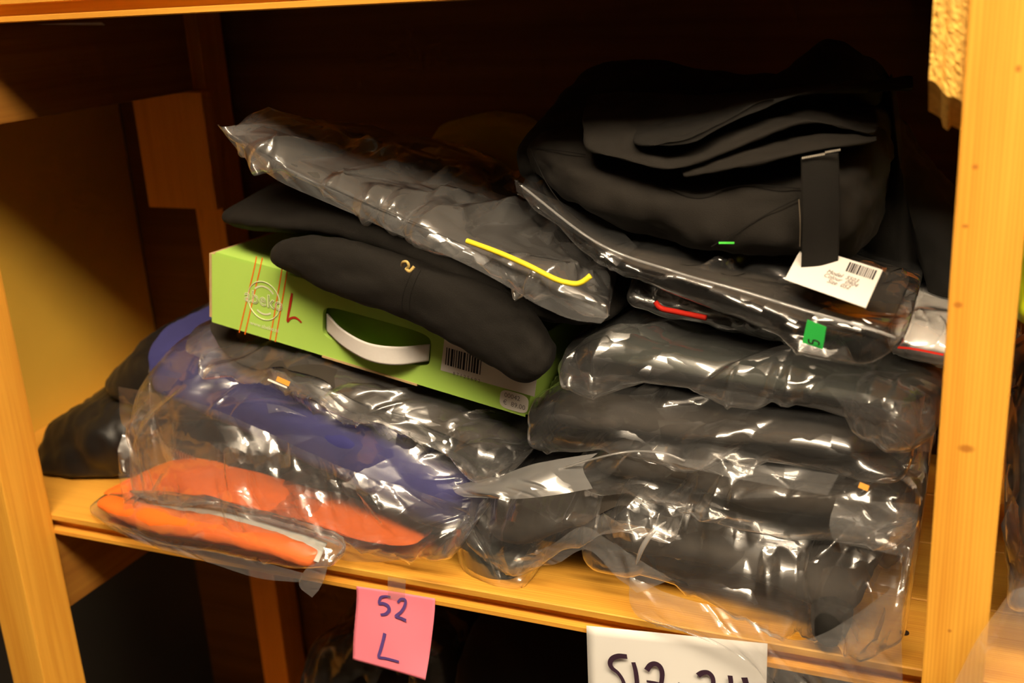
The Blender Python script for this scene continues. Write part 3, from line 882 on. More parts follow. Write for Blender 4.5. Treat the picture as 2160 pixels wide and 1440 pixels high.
# hand hole rectangle in the front panel
h0 = on_box(678, 655); h1 = on_box(905, 765)
hx0, hx1 = on_box(680, 690)[0], on_box(908, 750)[0]
hz0, hz1 = 0.25 * Hb, 0.72 * Hb
def panel(name, u0, u1, w0, w1, d0, d1, mat, parent):
    c = [bxp(u, w, d) for d in (d0, d1) for (u, w) in ((u0, w0), (u1, w0), (u1, w1), (u0, w1))]
    f = [(0, 1, 2, 3), (7, 6, 5, 4), (0, 4, 5, 1), (1, 5, 6, 2), (2, 6, 7, 3), (3, 7, 4, 0)]
    me = mesh(name, c, f)
    bm = bmesh.new(); bm.from_mesh(me); bmesh.ops.recalc_face_normals(bm, faces=bm.faces); bm.to_mesh(me); bm.free()
    return link(name, me, mat, parent, smooth=False)
TH = 0.0025
uu_, vv_ = np.meshgrid(np.linspace(0, Wb, 200), np.linspace(0, Db, 80), indexing='ij')
PENDING.append(np.array([[bxp(uu_[i, j], Hb, vv_[i, j]) for j in range(80)] for i in range(200)]))
front = bpy.data.objects.new('front_panel', None)
# front panel with a bowed hand hole, built as a ring of quads
nA = 48
inner, outer = [], []
uc, wc = (hx0 + hx1) / 2, (hz0 + hz1) / 2
for k in range(nA):
    a = 2 * math.pi * k / nA
    cx, sx = math.cos(a), math.sin(a)
    iu = uc + (hx1 - hx0) / 2 * np.sign(cx) * abs(cx) ** 0.35
    iw = wc + (hz1 - hz0) / 2 * np.sign(sx) * abs(sx) ** 0.35
    inner.append((iu, iw))
    s_ = 1 / max(abs(cx), abs(sx))
    outer.append((max(0, min(Wb, (Wb / 2) + cx * s_ * Wb / 2)), max(0, min(Hb, Hb / 2 + sx * s_ * Hb / 2))))
v = [bxp(u, w, 0) for u, w in outer] + [bxp(u, w, 0) for u, w in inner] + [bxp(u, w, TH * 2) for u, w in inner] + [bxp(u, w, TH * 2) for u, w in outer]
f = []
for k in range(nA):
    k2 = (k + 1) % nA
    f += [(k, k2, nA + k2, nA + k), (nA + k, nA + k2, 2 * nA + k2, 2 * nA + k), (2 * nA + k, 2 * nA + k2, 3 * nA + k2, 3 * nA + k)]
me = mesh('front_panel', v, f)
bm = bmesh.new(); bm.from_mesh(me); bmesh.ops.recalc_face_normals(bm, faces=bm.faces); bm.to_mesh(me); bm.free()
front = link('front_panel', me, 'green_box', t, smooth=False)
panel('end_panel', -0.0042, 0.0, 0.004, Hb - 0.001, 0.0015, Db, 'kraft', t)
panel('end_panel', Wb - TH, Wb, 0.0, Hb, 0.006, Db, 'green_box', t)
panel('lid', 0.0, Wb, Hb - TH, Hb, 0.006, Db, 'green_box', t)
panel('bottom_panel', 0.0, Wb, 0.0, TH, 0.006, Db, 'green_box', t)
panel('rear_panel', 0.0, Wb, 0.0, Hb, Db - TH, Db, 'kraft', t)
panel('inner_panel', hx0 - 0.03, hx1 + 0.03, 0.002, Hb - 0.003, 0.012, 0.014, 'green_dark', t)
# kraft fold showing along the lower edge
u0, u1 = on_box(680, 748)[0], on_box(880, 812)[0]
panel('lower_flap', u0, u1, -0.0016, 0.0004, -0.0006, 0.05, 'kraft', t)
# finger notch under the strap
nx, nw = on_box(785, 742)
bm = bmesh.new()
bmesh.ops.create_circle(bm, cap_ends=True, segments=24, radius=0.0085)
for vv in bm.verts: vv.co = Vector(bxp(nx + vv.co.x, hz0 + 0.001 + min(0.001, vv.co.y * 0.8), -0.0003))
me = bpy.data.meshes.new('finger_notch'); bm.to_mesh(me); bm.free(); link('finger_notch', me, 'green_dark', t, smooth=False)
# strap
def bpx(px, py, lift): u, w = on_box(px, py); return bxp(u, w, -lift)
sheet('strap', [np.array([bpx(686, 663, -.003), bpx(730, 690, .006), bpx(790, 714, .012), bpx(850, 724, .010), bpx(905, 727, -.002)]),
                np.array([bpx(686, 700, -.003), bpx(735, 728, .006), bpx(795, 752, .012), bpx(850, 762, .010), bpx(902, 762, -.002)])], 'strap', t, 50, 10, 1, slope=0, thick=0.0016)
fn = -ey
for xs_ in ([(541, 540), (538, 560), (505, 701)], [(554, 543), (550, 562), (517, 705)]):
    ribbon('stripe', np.array([bpx(*p, 0) for p in xs_]), 0.0013, fn, 'stripe', front, 30, 0.0004)
for xs_ in ([(598, 552), (570, 717)], [(609, 556), (581, 721)]):
    ribbon('stripe', np.array([bpx(*p, 0) for p in xs_]), 0.0013, fn, 'stripe', front, 30, 0.0004)
lc = on_box(557, 634)
rad = 0.0185
tube('logo_ring', np.array([bxp(lc[0] + rad * math.cos(a), lc[1] + rad * math.sin(a), -0.0004) for a in np.linspace(0, 2 * math.pi, 40)]), 0.00045, 'print_white', front, 6, 80)
text_mesh('logo_lettering', 'abeko', bxp(lc[0], lc[1] + 0.0005, -0.0008), ex, ez, 0.0175, 'print_white', front, 1.05, 0.00035)
text_mesh('small_lettering', 'www.abeko.nl', bxp(lc[0] + 0.001, lc[1] - 0.0255, -0.0006), ex, ez, 0.0058, 'print_white', front)
ribbon('logo_arc', np.array([bxp(lc[0] + 0.014 * math.cos(a), lc[1] + 0.014 * math.sin(a), 0) for a in np.linspace(0.7, 2.4, 12)]), 0.0016, fn, 'print_white', front, 20, 0.0005)
ribbon('logo_arc', np.array([bxp(lc[0] + 0.013 * math.cos(a), lc[1] + 0.013 * math.sin(a), 0) for a in np.linspace(4.1, 5.4, 12)]), 0.0016, fn, 'print_white', front, 20, 0.0005)
ribbon('handwriting', np.array([bpx(*p, 0) for p in ((617, 618), (613, 640), (607, 676), (613, 671), (622, 669), (630, 673), (637, 680))]), 0.0024, fn, 'marker_red', front, 60, 0.0006, (0.9, 1.2, 1.1, .9, .8, .9, .7))
lab = quad('barcode_label', [bpx(930, 780, 0.0006), bpx(1128, 836, 0.0006), bpx(1138, 760, 0.0006), bpx(940, 700, 0.0006)], 'label', front)
a0, a1 = np.array(on_box(940, 768)), np.array(on_box(1015, 790))
rg = np.random.RandomState(8)
x = 0.0
for k in range(14):
    wbar = rg.choice([0.0008, 0.0013, 0.002]); 
    u = a0[0] + x; w = a0[1] + (a1[1] - a0[1]) * x / (a1[0] - a0[0])
    panel('barcode_bar', u, u + wbar, w, w + 0.016, -0.0009, -0.0007, 'ink', lab)
    x += wbar + rg.choice([0.0008, 0.0014])
text_mesh('label_lettering', '8 7 1 2 5 6 9 2', bpx(985, 795, 0.0009), ex, ez, 0.0045, 'ink_grey', lab)
pc = on_box(1085, 846)
bm = bmesh.new(); bmesh.ops.create_circle(bm, cap_ends=True, segments=32, radius=1.0)
for vv in bm.verts:
    ca, sa = vv.co.x, vv.co.y
    vv.co = Vector(bxp(pc[0] + 0.0135 * np.sign(ca) * abs(ca) ** 0.5, pc[1] + 0.0085 * np.sign(sa) * abs(sa) ** 0.6, -0.0007))
me = bpy.data.meshes.new('price_sticker'); bm.to_mesh(me); bm.free(); ps = link('price_sticker', me, 'label', front, smooth=False)
text_mesh('price_lettering', '00042', bxp(pc[0] - 0.002, pc[1] + 0.0038, -0.001), ex, ez, 0.006, 'ink_grey', ps)
text_mesh('price_lettering', '€  89.00', bxp(pc[0] + 0.0005, pc[1] - 0.003, -0.001), ex, ez, 0.0062, 'ink_grey', ps)

# --- black fleece jacket lying over the box
t = bag('fleece_jacket', 'black fleece jacket draped over the green box with a sleeve hanging in front', 'jacket', P(800, 600, 0.1))
r = rails_from([(408, 470, .07), (440, 435, .065), (560, 428, .06), (700, 440, .05), (850, 495, .04), (1000, 565, .03), (1150, 645, .025), (1265, 690, .02)],
               [(412, 480, .07), (450, 512, .065), (560, 522, .06), (700, 535, .05), (850, 580, .04), (1000, 645, .03), (1130, 710, .025), (1245, 735, .02)], 0, 0.24, 0.012, 0.0)
soft('body', r, 'fleece', t, 61, 0.003, 0.07, 2.5, m=2.2, n=4)
r = rails_from([(562, 520, .045), (640, 508, .03), (760, 530, .024), (880, 565, .018), (1000, 610, .014), (1100, 660, .012), (1150, 740, .012)],
               [(566, 570, .045), (650, 612, .03), (760, 652, .024), (880, 705, .018), (1000, 775, .014), (1090, 818, .012), (1142, 800, .012)], 0, 0.034, 0.0, 0.006)
slv, GS, NS = soft('sleeve', r, 'fleece', t, 62, 0.003, 0.05, 1.6, m=2.2, n=9, rest=False)
for xo in (0, 16):
    ribbon('seam', pts([(872 + xo, 570, -.003), (862 + xo, 590, -.006), (850 + xo, 625, -.006), (848 + xo, 660, -.002)]), 0.0008, (0.2, -0.95, 0.2), 'seam', slv, 20)
tube('zip_pull', pts([(848, 560, .002), (850, 553, -.002), (858, 552, -.003), (862, 560, -.003), (858, 568, -.002)]), 0.0012, 'brass', slv, 8, 30)
tube('zip_pull', pts([(856, 566, -.002), (864, 572, -.003), (874, 562, -.001)]), 0.0014, 'brass', slv, 8, 20)

# --- top bag with grey garment and yellow piping
t = bag('bagged_garment', 'charcoal garment with yellow piping in clear bag on top of the fleece', 'bagged garment', P(900, 480, 0.1))
ft = [(478, 274, .05), (600, 338, .04), (780, 425, .03), (1000, 515, .016), (1150, 582, .006), (1275, 650, .0)]
fb = [(484, 290, .05), (600, 362, .04), (780, 452, .03), (1000, 548, .016), (1150, 618, .006), (1278, 672, .0)]
bt = [(540, 258, .12), (700, 262, .20), (850, 276, .24), (1000, 312, .25), (1110, 372, .25), (1290, 590, .10)]
bb = [(545, 280, .12), (700, 300, .20), (850, 320, .24), (1000, 355, .25), (1110, 420, .25), (1285, 620, .10)]
r = rails_from(ft, fb, 0, 0.2, BT=bt, BB=bb)
soft('garment', r, 'grey', t, 71, 0.003, 0.06, 2.5, m=3, n=6, ins=(0.93, .95, .8))
film('plastic_bag', r, 'film_hazy', t, 72, out=0.0022, lam=0.055, slope=1.7, nc=6, m=3.2, n=12, nu=340, nv=220, aniso=0.65, adir=1.2)
sheet('bag_hem', [pts([(462, 266, .05), (600, 348, .034), (780, 436, .024), (1000, 526, .01), (1150, 595, .0), (1286, 664, -.006)]),
                  pts([(512, 330, .048), (600, 388, .034), (780, 468, .022), (1000, 566, .006), (1130, 640, -.002), (1200, 672, -.006), (1266, 682, -.008)])], 'film_thick', t, 110, 20, 73, lam=0.035, slope=0.2)
sheet('bag_corner', [pts([(458, 263, .05), (475, 268, .05), (520, 262, .07), (600, 258, .10)]), pts([(466, 272, .05), (490, 285, .05), (540, 285, .07), (620, 285, .10)])], 'film_thick', t, 24, 10, 74, lam=0.02, slope=0.2)
tube('piping', pts([(985, 508, .006), (1050, 532, .0), (1110, 558, -.005), (1170, 588, -.009), (1200, 597, -.010), (1220, 598, -.010), (1235, 590, -.009), (1246, 581, -.008)]), 0.0021, 'yellow_cord', t, 10, 70)

# --- yellow garment at the back
t = bag('folded_garment', 'dull yellow garment in the shadow behind the topmost left bag', 'garment', P(1000, 330, 0.33))
r = rails_from([(880, 275, .30), (1000, 245, .30), (1120, 250, .30)], [(880, 420, .30), (1000, 420, .30), (1120, 420, .30)], .30, 0.08, 0, 0)
soft('garment', r, 'yellow', t, 81, 0.003, 0.05, 2)

# ------------------------------------------------------------------ right-hand pile, from the shelf up
commit(); HMAP[:] = -9; HMAP[:, int((0.0 - HY0) / HC):] = S_TOP
t = bag('bagged_garment', 'dark garment in large clear bag hanging over the shelf edge, lowest of the taller pile', 'bagged garment', P(1550, 1300, 0.05))
ft = [(1225, 1085, .02), (1350, 1092, .015), (1500, 1122, .01), (1650, 1165, .004), (1800, 1205, .0), (1905, 1225, .0)]
fb = [(1230, 1190, .02), (1350, 1215, .015), (1500, 1262, .01), (1620, 1310, .004), (1720, 1370, -.004), (1785, 1385, -.006)]
r = rails_from(ft, fb, 0, 0.26, 0.02, 0.0)
soft('garment', r, 'brown', t, 91, 0.004, 0.05, 2, m=2.5, n=6, ins=(0.96, .95, .85))
r = rails_from([(1700, 1290, -.008), (1740, 1285, -.010), (1790, 1300, -.010)], [(1705, 1370, -.008), (1745, 1385, -.012), (1785, 1380, -.010)], 0, 0.05)
soft('cuff', r, 'black', t, 92, 0.001, 0.03, 1, m=2.4, n=3, nu=40, nv=40)
ft = [(1215, 1072, .018), (1350, 1076, .012), (1500, 1102, .006), (1650, 1140, .002), (1800, 1172, .0), (1912, 1198, .0)]
fb = [(1222, 1200, .015), (1350, 1230, .008), (1500, 1282, .0), (1640, 1335, -.010), (1780, 1395, -.016), (1900, 1400, -.016)]
r = rails_from(ft, fb, 0, 0.28, 0.02, 0.02)
film('plastic_bag', r, 'film', t, 93, out=0.002, lam=0.05, slope=1.15, nc=5, m=3, n=7, nu=340, nv=220)
sheet('bag_skirt', [pts([(1330, 1215, .004), (1440, 1262, -.006), (1560, 1300, -.012), (1680, 1350, -.02), (1800, 1300, -.022), (1908, 1215, -.016)]),
                    pts([(1335, 1285, -.006), (1440, 1320, -.012), (1560, 1350, -.018), (1680, 1390, -.024), (1800, 1375, -.026), (1902, 1330, -.022)]),
                    pts([(1385, 1322, -.012), (1450, 1335, -.016), (1560, 1385, -.020), (1660, 1470, -.026), (1780, 1480, -.028), (1905, 1480, -.026)])], 'film_thick', t, 130, 80, 94, lam=0.045, slope=0.6, nc=5)

t = bag('bagged_garment', 'crumpled clear bag with small dark garment beside the blue one, on the bare shelf', 'bagged garment', P(1080, 1220, 0.03))
r = rails_from([(985, 1085, .03), (1080, 1070, .026), (1200, 1068, .022), (1320, 1085, .018), (1420, 1110, .014)],
               [(1000, 1165, .03), (1085, 1185, .026), (1190, 1140, .022), (1290, 1150, .018), (1400, 1215, .014)], 0, 0.2, 0.01, 0.01)
soft('garment', r, 'brown', t, 101, 0.004, 0.05, 1.5, m=2.4, n=4)
r = rails_from([(940, 1085, .025), (1080, 1055, .018), (1200, 1055, .010), (1320, 1072, .006), (1430, 1100, .004)],
               [(985, 1180, .025), (1085, 1208, .018), (1200, 1165, .010), (1300, 1190, .006), (1425, 1235, .004)], 0, 0.22, 0.01, 0.01)
film('plastic_bag', r, 'film', t, 102, out=0.002, lam=0.05, slope=1.0, nc=6, m=3, n=5)
sheet('bag_flap', [pts([(955, 1028, .03), (1050, 1000, .024), (1160, 972, .018), (1260, 955, .016)]), pts([(962, 1040, .020), (1060, 1025, .010), (1150, 1002, .008), (1230, 985, .010)]),
                   pts([(980, 1048, .016), (1080, 1052, .004), (1160, 1045, .0), (1250, 1030, .004)])], 'film_white', t, 60, 30, 103, lam=0.03, slope=0.35)
sheet('bag_front', [pts([(1085, 1180, .006), (1160, 1150, .0), (1230, 1110, .0), (1300, 1150, -.002), (1420, 1220, -.004)]), pts([(1090, 1200, .006), (1170, 1190, .0), (1235, 1160, -.002), (1300, 1215, -.006), (1345, 1250, -.01)])],
      'film_thick', t, 60, 24, 104, lam=0.03, slope=0.6)
tube('bag_crease', pts([(1405, 1100, .0), (1378, 1120, -.006), (1355, 1155, -.012), (1342, 1190, -.012)]), 0.0022, 'film_white', t, 8, 30, True)

t = bag('bagged_garment', 'small dark packet in clear bag lying flat at the shelf front beside the pink note', 'bagged garment', P(1010, 1235, 0.03))
r = rails_from([(925, 1150, .04), (1000, 1180, .026), (1060, 1205, .018), (1105, 1215, .014)], [(930, 1205, .03), (990, 1238, .018), (1050, 1252, .012), (1100, 1252, .010)], 0, 0.12, 0.01, 0.0)
soft('garment', r, 'greenblack', t, 111, 0.003, 0.04, 1.5, m=2.4, n=4, ins=(0.85, .93, .8), nu=70, nv=60)
film('plastic_bag', r, 'film', t, 112, out=0.0015, lam=0.035, slope=1.0, m=3, n=4, nu=150, nv=120)

t = bag('bagged_garment', 'shiny dark garment in tightly crinkled bag, second lowest of the taller pile', 'bagged garment', P(1550, 1120, 0.05))
ft = [(1185, 1010, .03), (1260, 962, .022), (1400, 958, .014), (1560, 985, .008), (1720, 1018, .004), (1935, 1065, .0)]
fb = [(1190, 1030, .03), (1280, 1060, .022), (1400, 1078, .014), (1560, 1130, .008), (1700, 1150, .004), (1930, 1170, .0)]
r = rails_from(ft, fb, 0, 0.25, 0.015, 0.0)
soft('garment', r, 'brown', t, 121, 0.004, 0.045, 2, m=2.4, n=4, ins=(0.93, .94, .8))
film('plastic_bag', r, 'film', t, 122, out=0.0018, lam=0.04, slope=1.45, nc=7, m=2.6, n=4, aniso=0.5, adir=0.6)
sheet('bag_corner', [pts([(1760, 1050, .0), (1850, 1060, -.004), (1938, 1065, -.006)]), pts([(1750, 1100, -.004), (1850, 1115, -.008), (1932, 1120, -.008)]), pts([(1760, 1140, -.004), (1850, 1160, -.008), (1924, 1178, -.008)])],
      'film_thick', t, 50, 40, 123, lam=0.04, slope=0.5)
tube('bag_edge', pts([(1180, 990, .012), (1250, 968, .004), (1330, 952, .0), (1400, 956, -.002), (1445, 972, .0)]), 0.0009, 'film_white', t, 6, 50)

t = bag('bagged_garment', 'dark grey garment in clear bag with small orange tag at its corner, mid-pile', 'bagged garment', P(1500, 980, 0.05))
ft = [(1100, 880, .035), (1160, 838, .026), (1300, 846, .018), (1480, 872, .012), (1680, 892, .006), (1800, 912, .004), (1918, 975, .0)]
fb = [(1092, 965, .035), (1180, 972, .026), (1300, 968, .018), (1480, 980, .012), (1680, 1000, .006), (1800, 1025, .004), (1905, 1045, .0)]
r = rails_from(ft, fb, 0, 0.25, 0.005, 0.0)
soft('garment', r, 'brown', t, 131, 0.003, 0.05, 2.5, m=2.4, n=4, ins=(0.94, .94, .78))
film('plastic_bag', r, 'film', t, 132, out=0.0018, lam=0.05, slope=1.45, nc=6, m=2.6, n=4.5, aniso=0.6, adir=0.2)
sheet('bag_flap', [pts([(1380, 962, .004), (1500, 972, .0), (1640, 985, -.004), (1770, 1000, -.006)]), pts([(1450, 985, .0), (1560, 1010, -.004), (1660, 1030, -.008), (1745, 1045, -.008)])], 'film_thick', t, 50, 20, 133, lam=0.04, slope=0.3)
ribbon('tag', pts([(1812, 1022, -.012), (1832, 1030, -.013)]), 0.004, (0.1, -0.9, 0.4), 'orange_tab', t, 8)

t = bag('folded_garment', 'black unwrapped garment sandwiched between two bags of the taller pile', 'garment', P(1450, 850, 0.06))
r = rails_from([(1148, 785, .05), (1300, 800, .045), (1500, 825, .04), (1780, 875, .035)], [(1155, 835, .05), (1300, 850, .045), (1500, 870, .04), (1790, 905, .035)], 0, 0.2)
soft('garment', r, 'black', t, 141, 0.002, 0.05, 2.5, m=2.2)

t = bag('bagged_garment', 'dark green-black garment in glossy clear bag above the middle of the taller pile', 'bagged garment', P(1550, 800, 0.06))
ft = [(1170, 752, .03), (1250, 742, .024), (1400, 752, .018), (1560, 785, .012), (1700, 800, .008), (1850, 825, .004), (1968, 860, .0)]
fb = [(1172, 788, .03), (1250, 806, .024), (1400, 818, .018), (1560, 838, .012), (1700, 866, .008), (1850, 905, .004), (1975, 945, .0)]
r = rails_from(ft, fb, 0, 0.22, 0.012, 0.01)
soft('garment', r, 'greenblack', t, 151, 0.003, 0.06, 2.5, m=2.6, n=4, ins=(0.93, .94, .78))
film('plastic_bag', r, 'film', t, 152, rest=False, out=0.0018, lam=0.06, slope=1.45, nc=6, m=2.7, n=4.5, aniso=0.65, adir=0.9)
sheet('bag_corner', [pts([(1740, 815, .0), (1860, 835, -.004), (1968, 850, -.006)]), pts([(1780, 860, -.004), (1870, 890, -.008), (1974, 920, -.008)]), pts([(1830, 925, -.004), (1900, 945, -.008), (1962, 955, -.008)])],
      'film', t, 50, 40, 153, lam=0.05, slope=0.5)

t = bag('bagged_garment', 'dark garment with red edging in clear bag, peeping out left of the barcode bag', 'bagged garment', P(1450, 660, 0.1))
r = rails_from([(1308, 618, .07), (1345, 596, .07), (1450, 620, .065), (1600, 665, .06), (1750, 720, .05)], [(1315, 640, .07), (1400, 672, .07), (1500, 690, .065), (1600, 710, .06), (1750, 745, .05)], 0, 0.2)
soft('garment', r, 'black', t, 161, 0.002, 0.05, 2, ins=(0.94, .96, .85))
film('plastic_bag', r, 'film', t, 162, rest=False, out=0.0015, lam=0.04, slope=0.5, nu=160, nv=120)
tube('red_edging', pts([(1382, 636, .063), (1395, 650, .062), (1430, 658, .06), (1490, 670, .058)]), 0.0022, 'red', t, 8, 40)

t = bag('bagged_garment', 'black garment in glossy bag with white barcode label and green size sticker', 'bagged garment', P(1500, 640, 0.06))
ft = [(1088, 384, .10), (1180, 452, .075), (1290, 528, .05), (1420, 572, .034), (1560, 612, .022), (1700, 655, .012), (1830, 692, .004), (1910, 712, .0)]
fb = [(1092, 402, .10), (1180, 482, .075), (1290, 562, .05), (1420, 612, .034), (1560, 664, .022), (1690, 722, .012), (1800, 750, .004), (1895, 748, .0)]
r = rails_from(ft, fb, 0, 0.2, 0.012, 0.0)
soft('garment', r, 'brown', t, 171, 0.003, 0.05, 2, m=2.6, n=5, ins=(0.94, .94, .78))
film('plastic_bag', r, 'film_crisp', t, 172, out=0.0018, lam=0.05, slope=1.45, nc=7, m=2.8, n=5, nu=340, nv=220, aniso=0.5, adir=0.9)
tube('bag_seam', pts([(1100, 392, .088), (1260, 512, .05), (1420, 572, .026), (1560, 612, .014), (1700, 655, .004), (1830, 692, -.004), (1890, 712, -.006)]), 0.0011, 'film_white', t, 6, 90)
sheet('bag_corner', [pts([(1085, 378, .10), (1180, 425, .09), (1290, 470, .08), (1345, 520, .06)]), pts([(1090, 395, .098), (1170, 440, .085), (1260, 500, .06), (1320, 540, .045)]), pts([(1095, 410, .096), (1150, 450, .08), (1240, 512, .056), (1300, 560, .04)])],
      'film_crisp', t, 60, 30, 173, lam=0.03, slope=0.4)
lb0, lb1 = P(1655, 589, .026), P(1826, 649, -.010)
lb3 = lb0 + P(1862, 569, .026) - lb1
lab = quad('barcode_label', [lb0, lb1, lb1 + lb3 - lb0, lb3], 'label', t, 0.0004)
lex = (lb1 - lb0); Llen = np.linalg.norm(lex); lex /= Llen
ley = (lb3 - lb0); ley -= lex * np.dot(ley, lex); Lh = np.linalg.norm(ley); ley /= Lh
lnn = np.cross(lex, ley)
rg = np.random.RandomState(5)
x = 0.60
while x < 0.93:
    w = rg.choice([0.008, 0.013, 0.02])
    c = [lb0 + lex * Llen * xx + (lb3 - lb0) * yy + lnn * 0.0005 for xx, yy in ((x + .02, .68), (x + .02 + w, .68), (x + .02 + w, .93), (x + .02, .93))]
    quad('barcode_bar', c, 'ink', lab, 0.0001)
    x += w + rg.choice([0.008, 0.013])
for k, (s_, yy) in enumerate((('Model  5503', .53), ('Colour  0904', .42), ('Size  052', .31))):
    text_mesh('label_lettering', s_, lb0 + lex * Llen * 0.62 + (lb3 - lb0) * yy + lnn * 0.0006, lex, ley, 0.0052, 'ink_grey', lab)
gs = quad('size_sticker', [P(1692, 722, .0), P(1735, 737, -.004), P(1743, 690, -.006), P(1703, 674, -.002)], 'green_sticker', t, 0.0004)
ribbon('size_digit', pts([(1727, 728, -.0045), (1727, 721, -.0047), (1716, 717, -.0044), (1714, 724, -.0042), (1707, 722, -.0035), (1706, 714, -.0035)]), 0.0012, (0.1, -0.97, 0.2), 'ink', gs, 40, 0.0016)

t = bag('folded_trousers', 'black canvas work trousers folded thick on top of the taller pile', 'trousers', P(1450, 560, 0.06))
r = rails_from([(1080, 310, .10), (1130, 300, .085), (1230, 322, .07), (1400, 362, .06), (1500, 358, .055), (1690, 325, .05), (1800, 310, .055), (1862, 340, .07)],
               [(1085, 385, .10), (1150, 432, .085), (1240, 478, .065), (1350, 532, .052), (1500, 562, .045), (1690, 582, .04), (1790, 588, .045), (1845, 500, .07)], 0, 0.2, 0.03, 0.0)
body, GB, NB = soft('leg_fold', r, 'canvas2', t, 181, 0.0065, 0.045, 1.3, m=2.6, n=6)
r = rails_from([(1078, 300, .12), (1105, 262, .13), (1200, 165, .17), (1260, 142, .17), (1350, 143, .17), (1480, 172, .16), (1600, 175, .15), (1850, 200, .14)],
               [(1082, 390, .12), (1110, 400, .11), (1230, 400, .10), (1350, 400, .10), (1480, 400, .09), (1600, 400, .09), (1700, 400, .09), (1850, 420, .10)], 0, 0.12, 0.0, 0)
soft('seat_fold', r, 'canvas', t, 182, 0.005, 0.05, 1.3, m=2.6, n=9)
r = rails_from([(1560, 190, .15), (1640, 155, .15), (1720, 102, .16), (1790, 122, .16), (1860, 165, .15)], [(1560, 260, .15), (1640, 260, .15), (1720, 260, .16), (1790, 260, .16), (1860, 250, .15)], 0, 0.1)
soft('bunched_fold', r, 'canvas', t, 183, 0.004, 0.04, 1.2, m=2.2, n=4, nu=60, nv=60)
# overlapping folds: each a rounded double layer
r = rails_from([(1226, 195, .13), (1340, 200, .12), (1480, 205, .11), (1640, 205, .11), (1846, 245, .11)],
               [(1236, 322, .060), (1310, 342, .046), (1385, 358, .038), (1440, 355, .038), (1540, 318, .042), (1640, 276, .048), (1715, 260, .052), (1846, 289, .07)], 0, 0.014, 0.0, 0.0)
soft('pocket_fold', r, 'canvas2', t, 184, 0.0035, 0.04, 1.5, m=2.3, n=14)
r = rails_from([(1332, 225, .12), (1480, 215, .11), (1640, 190, .12), (1925, 165, .14)],
               [(1336, 311, .046), (1400, 308, .036), (1455, 299, .034), (1520, 266, .040), (1620, 219, .052), (1740, 194, .07), (1925, 192, .10)], 0, 0.012, 0, 0)
soft('waist_fold', r, 'canvas', t, 185, 0.003, 0.045, 1.5, m=2.3, n=14)
r = rails_from([(1435, 336, .06), (1560, 312, .06), (1720, 285, .06), (1846, 290, .075)], [(1440, 378, .042), (1560, 354, .038), (1720, 320, .042), (1846, 300, .066)], 0, 0.012, 0, 0)
soft('hem_fold', r, 'canvas2', t, 186, 0.002, 0.04, 1.5, m=2.3, n=12)
band = sheet('waistband', [pts([(1690, 332, .040), (1730, 326, .040), (1768, 322, .044)]), pts([(1692, 450, .034), (1732, 450, .034), (1772, 450, .038)]), pts([(1690, 574, .038), (1728, 576, .038), (1766, 576, .042)])], 'canvas', t, 20, 50, 187, slope=0, softw=0.001, thick=0.0025)
for k in range(20):
    c = P(1693 + k * 4.1, 333 - k * 0.75 - (0 if k < 12 else 3), .036)
    bm = bmesh.new(); bmesh.ops.create_cube(bm, size=1)
    for vv in bm.verts: vv.co = Vector(c) + Vector((vv.co.x * 0.0008, vv.co.y * 0.001, vv.co.z * 0.0012))
    me = bpy.data.meshes.new('zip_tooth'); bm.to_mesh(me); bm.free(); link('zip_tooth', me, 'zipteeth', band, smooth=False)
def seam(name, pl, mat='seam', w=0.0008, par=None, lift=0.0012):
    """drop a pixel polyline onto the trousers' front by finding the nearest surface point along the view ray"""
    out = []
    flat = GB.reshape(-1, 3)
    for (px, py) in pl:
        d = ray(px, py); d = d / np.linalg.norm(d)
        rel = flat - EYE; k = rel @ d
        dist = np.linalg.norm(rel - k[:, None] * d, axis=1)
        cand = dist < 0.005
        kk = k[cand].min() if cand.any() else k[dist.argmin()]
        out.append(EYE + d * (kk - lift))
    return ribbon(name, np.array(out), w, (0.1, -0.95, 0.3), mat, par or body, 50, 0.0)
seam('seam', [(1118, 312), (1150, 380), (1185, 430), (1230, 470)])
seam('seam', [(1112, 310), (1180, 318), (1235, 326)])
seam('seam', [(1360, 368), (1420, 400), (1480, 412), (1540, 395), (1600, 390), (1688, 398)])
seam('seam', [(1500, 520), (1560, 485), (1630, 445), (1686, 418)])
seam('green_stitch', [(1516, 512), (1532, 512), (1549, 512)], 'greenthread', 0.0016)
seam('pale_stitch', [(1685, 420), (1688, 470), (1687, 520)], 'thread', 0.0007)

t = bag('folded_garment', 'black garment standing in the shadow between the trousers and the front post', 'garment', P(1920, 700, 0.15))
r = rails_from([(1780, 330, .16), (1860, 270, .16), (1920, 350, .16), (2010, 440, .15), (2060, 460, .15)], [(1790, 690, .16), (1860, 700, .16), (1930, 705, .16), (2010, 705, .15), (2060, 705, .15)], 0, 0.15)
soft('garment', r, 'black', t, 191, 0.004, 0.05, 1, m=2.6, n=4)

t = bag('bagged_garment', 'whitish garment with reddish lines in clear bag, peeping out beside the front post', 'bagged garment', P(1950, 750, 0.06))
r = rails_from([(1870, 700, .05), (1920, 706, .05), (1960, 715, .05), (2050, 735, .05)], [(1875, 748, .05), (1920, 756, .05), (1960, 765, .05), (2050, 780, .05)], 0, 0.15, 0.0, 0.0)
soft('garment', r, 'label', t, 201, 0.002, 0.03, 2, ins=(.95, .95, .8), nu=60, nv=50, rest=False)
film('plastic_bag', r, 'film_thick', t, 202, rest=False, out=0.0015, lam=0.03, slope=0.5, nu=120, nv=90)
ribbon('red_line', pts([(1893, 732, .044), (1930, 736, .044), (1990, 748, .044)]), 0.0016, (0.1, -0.95, 0.3), 'red', t, 20)

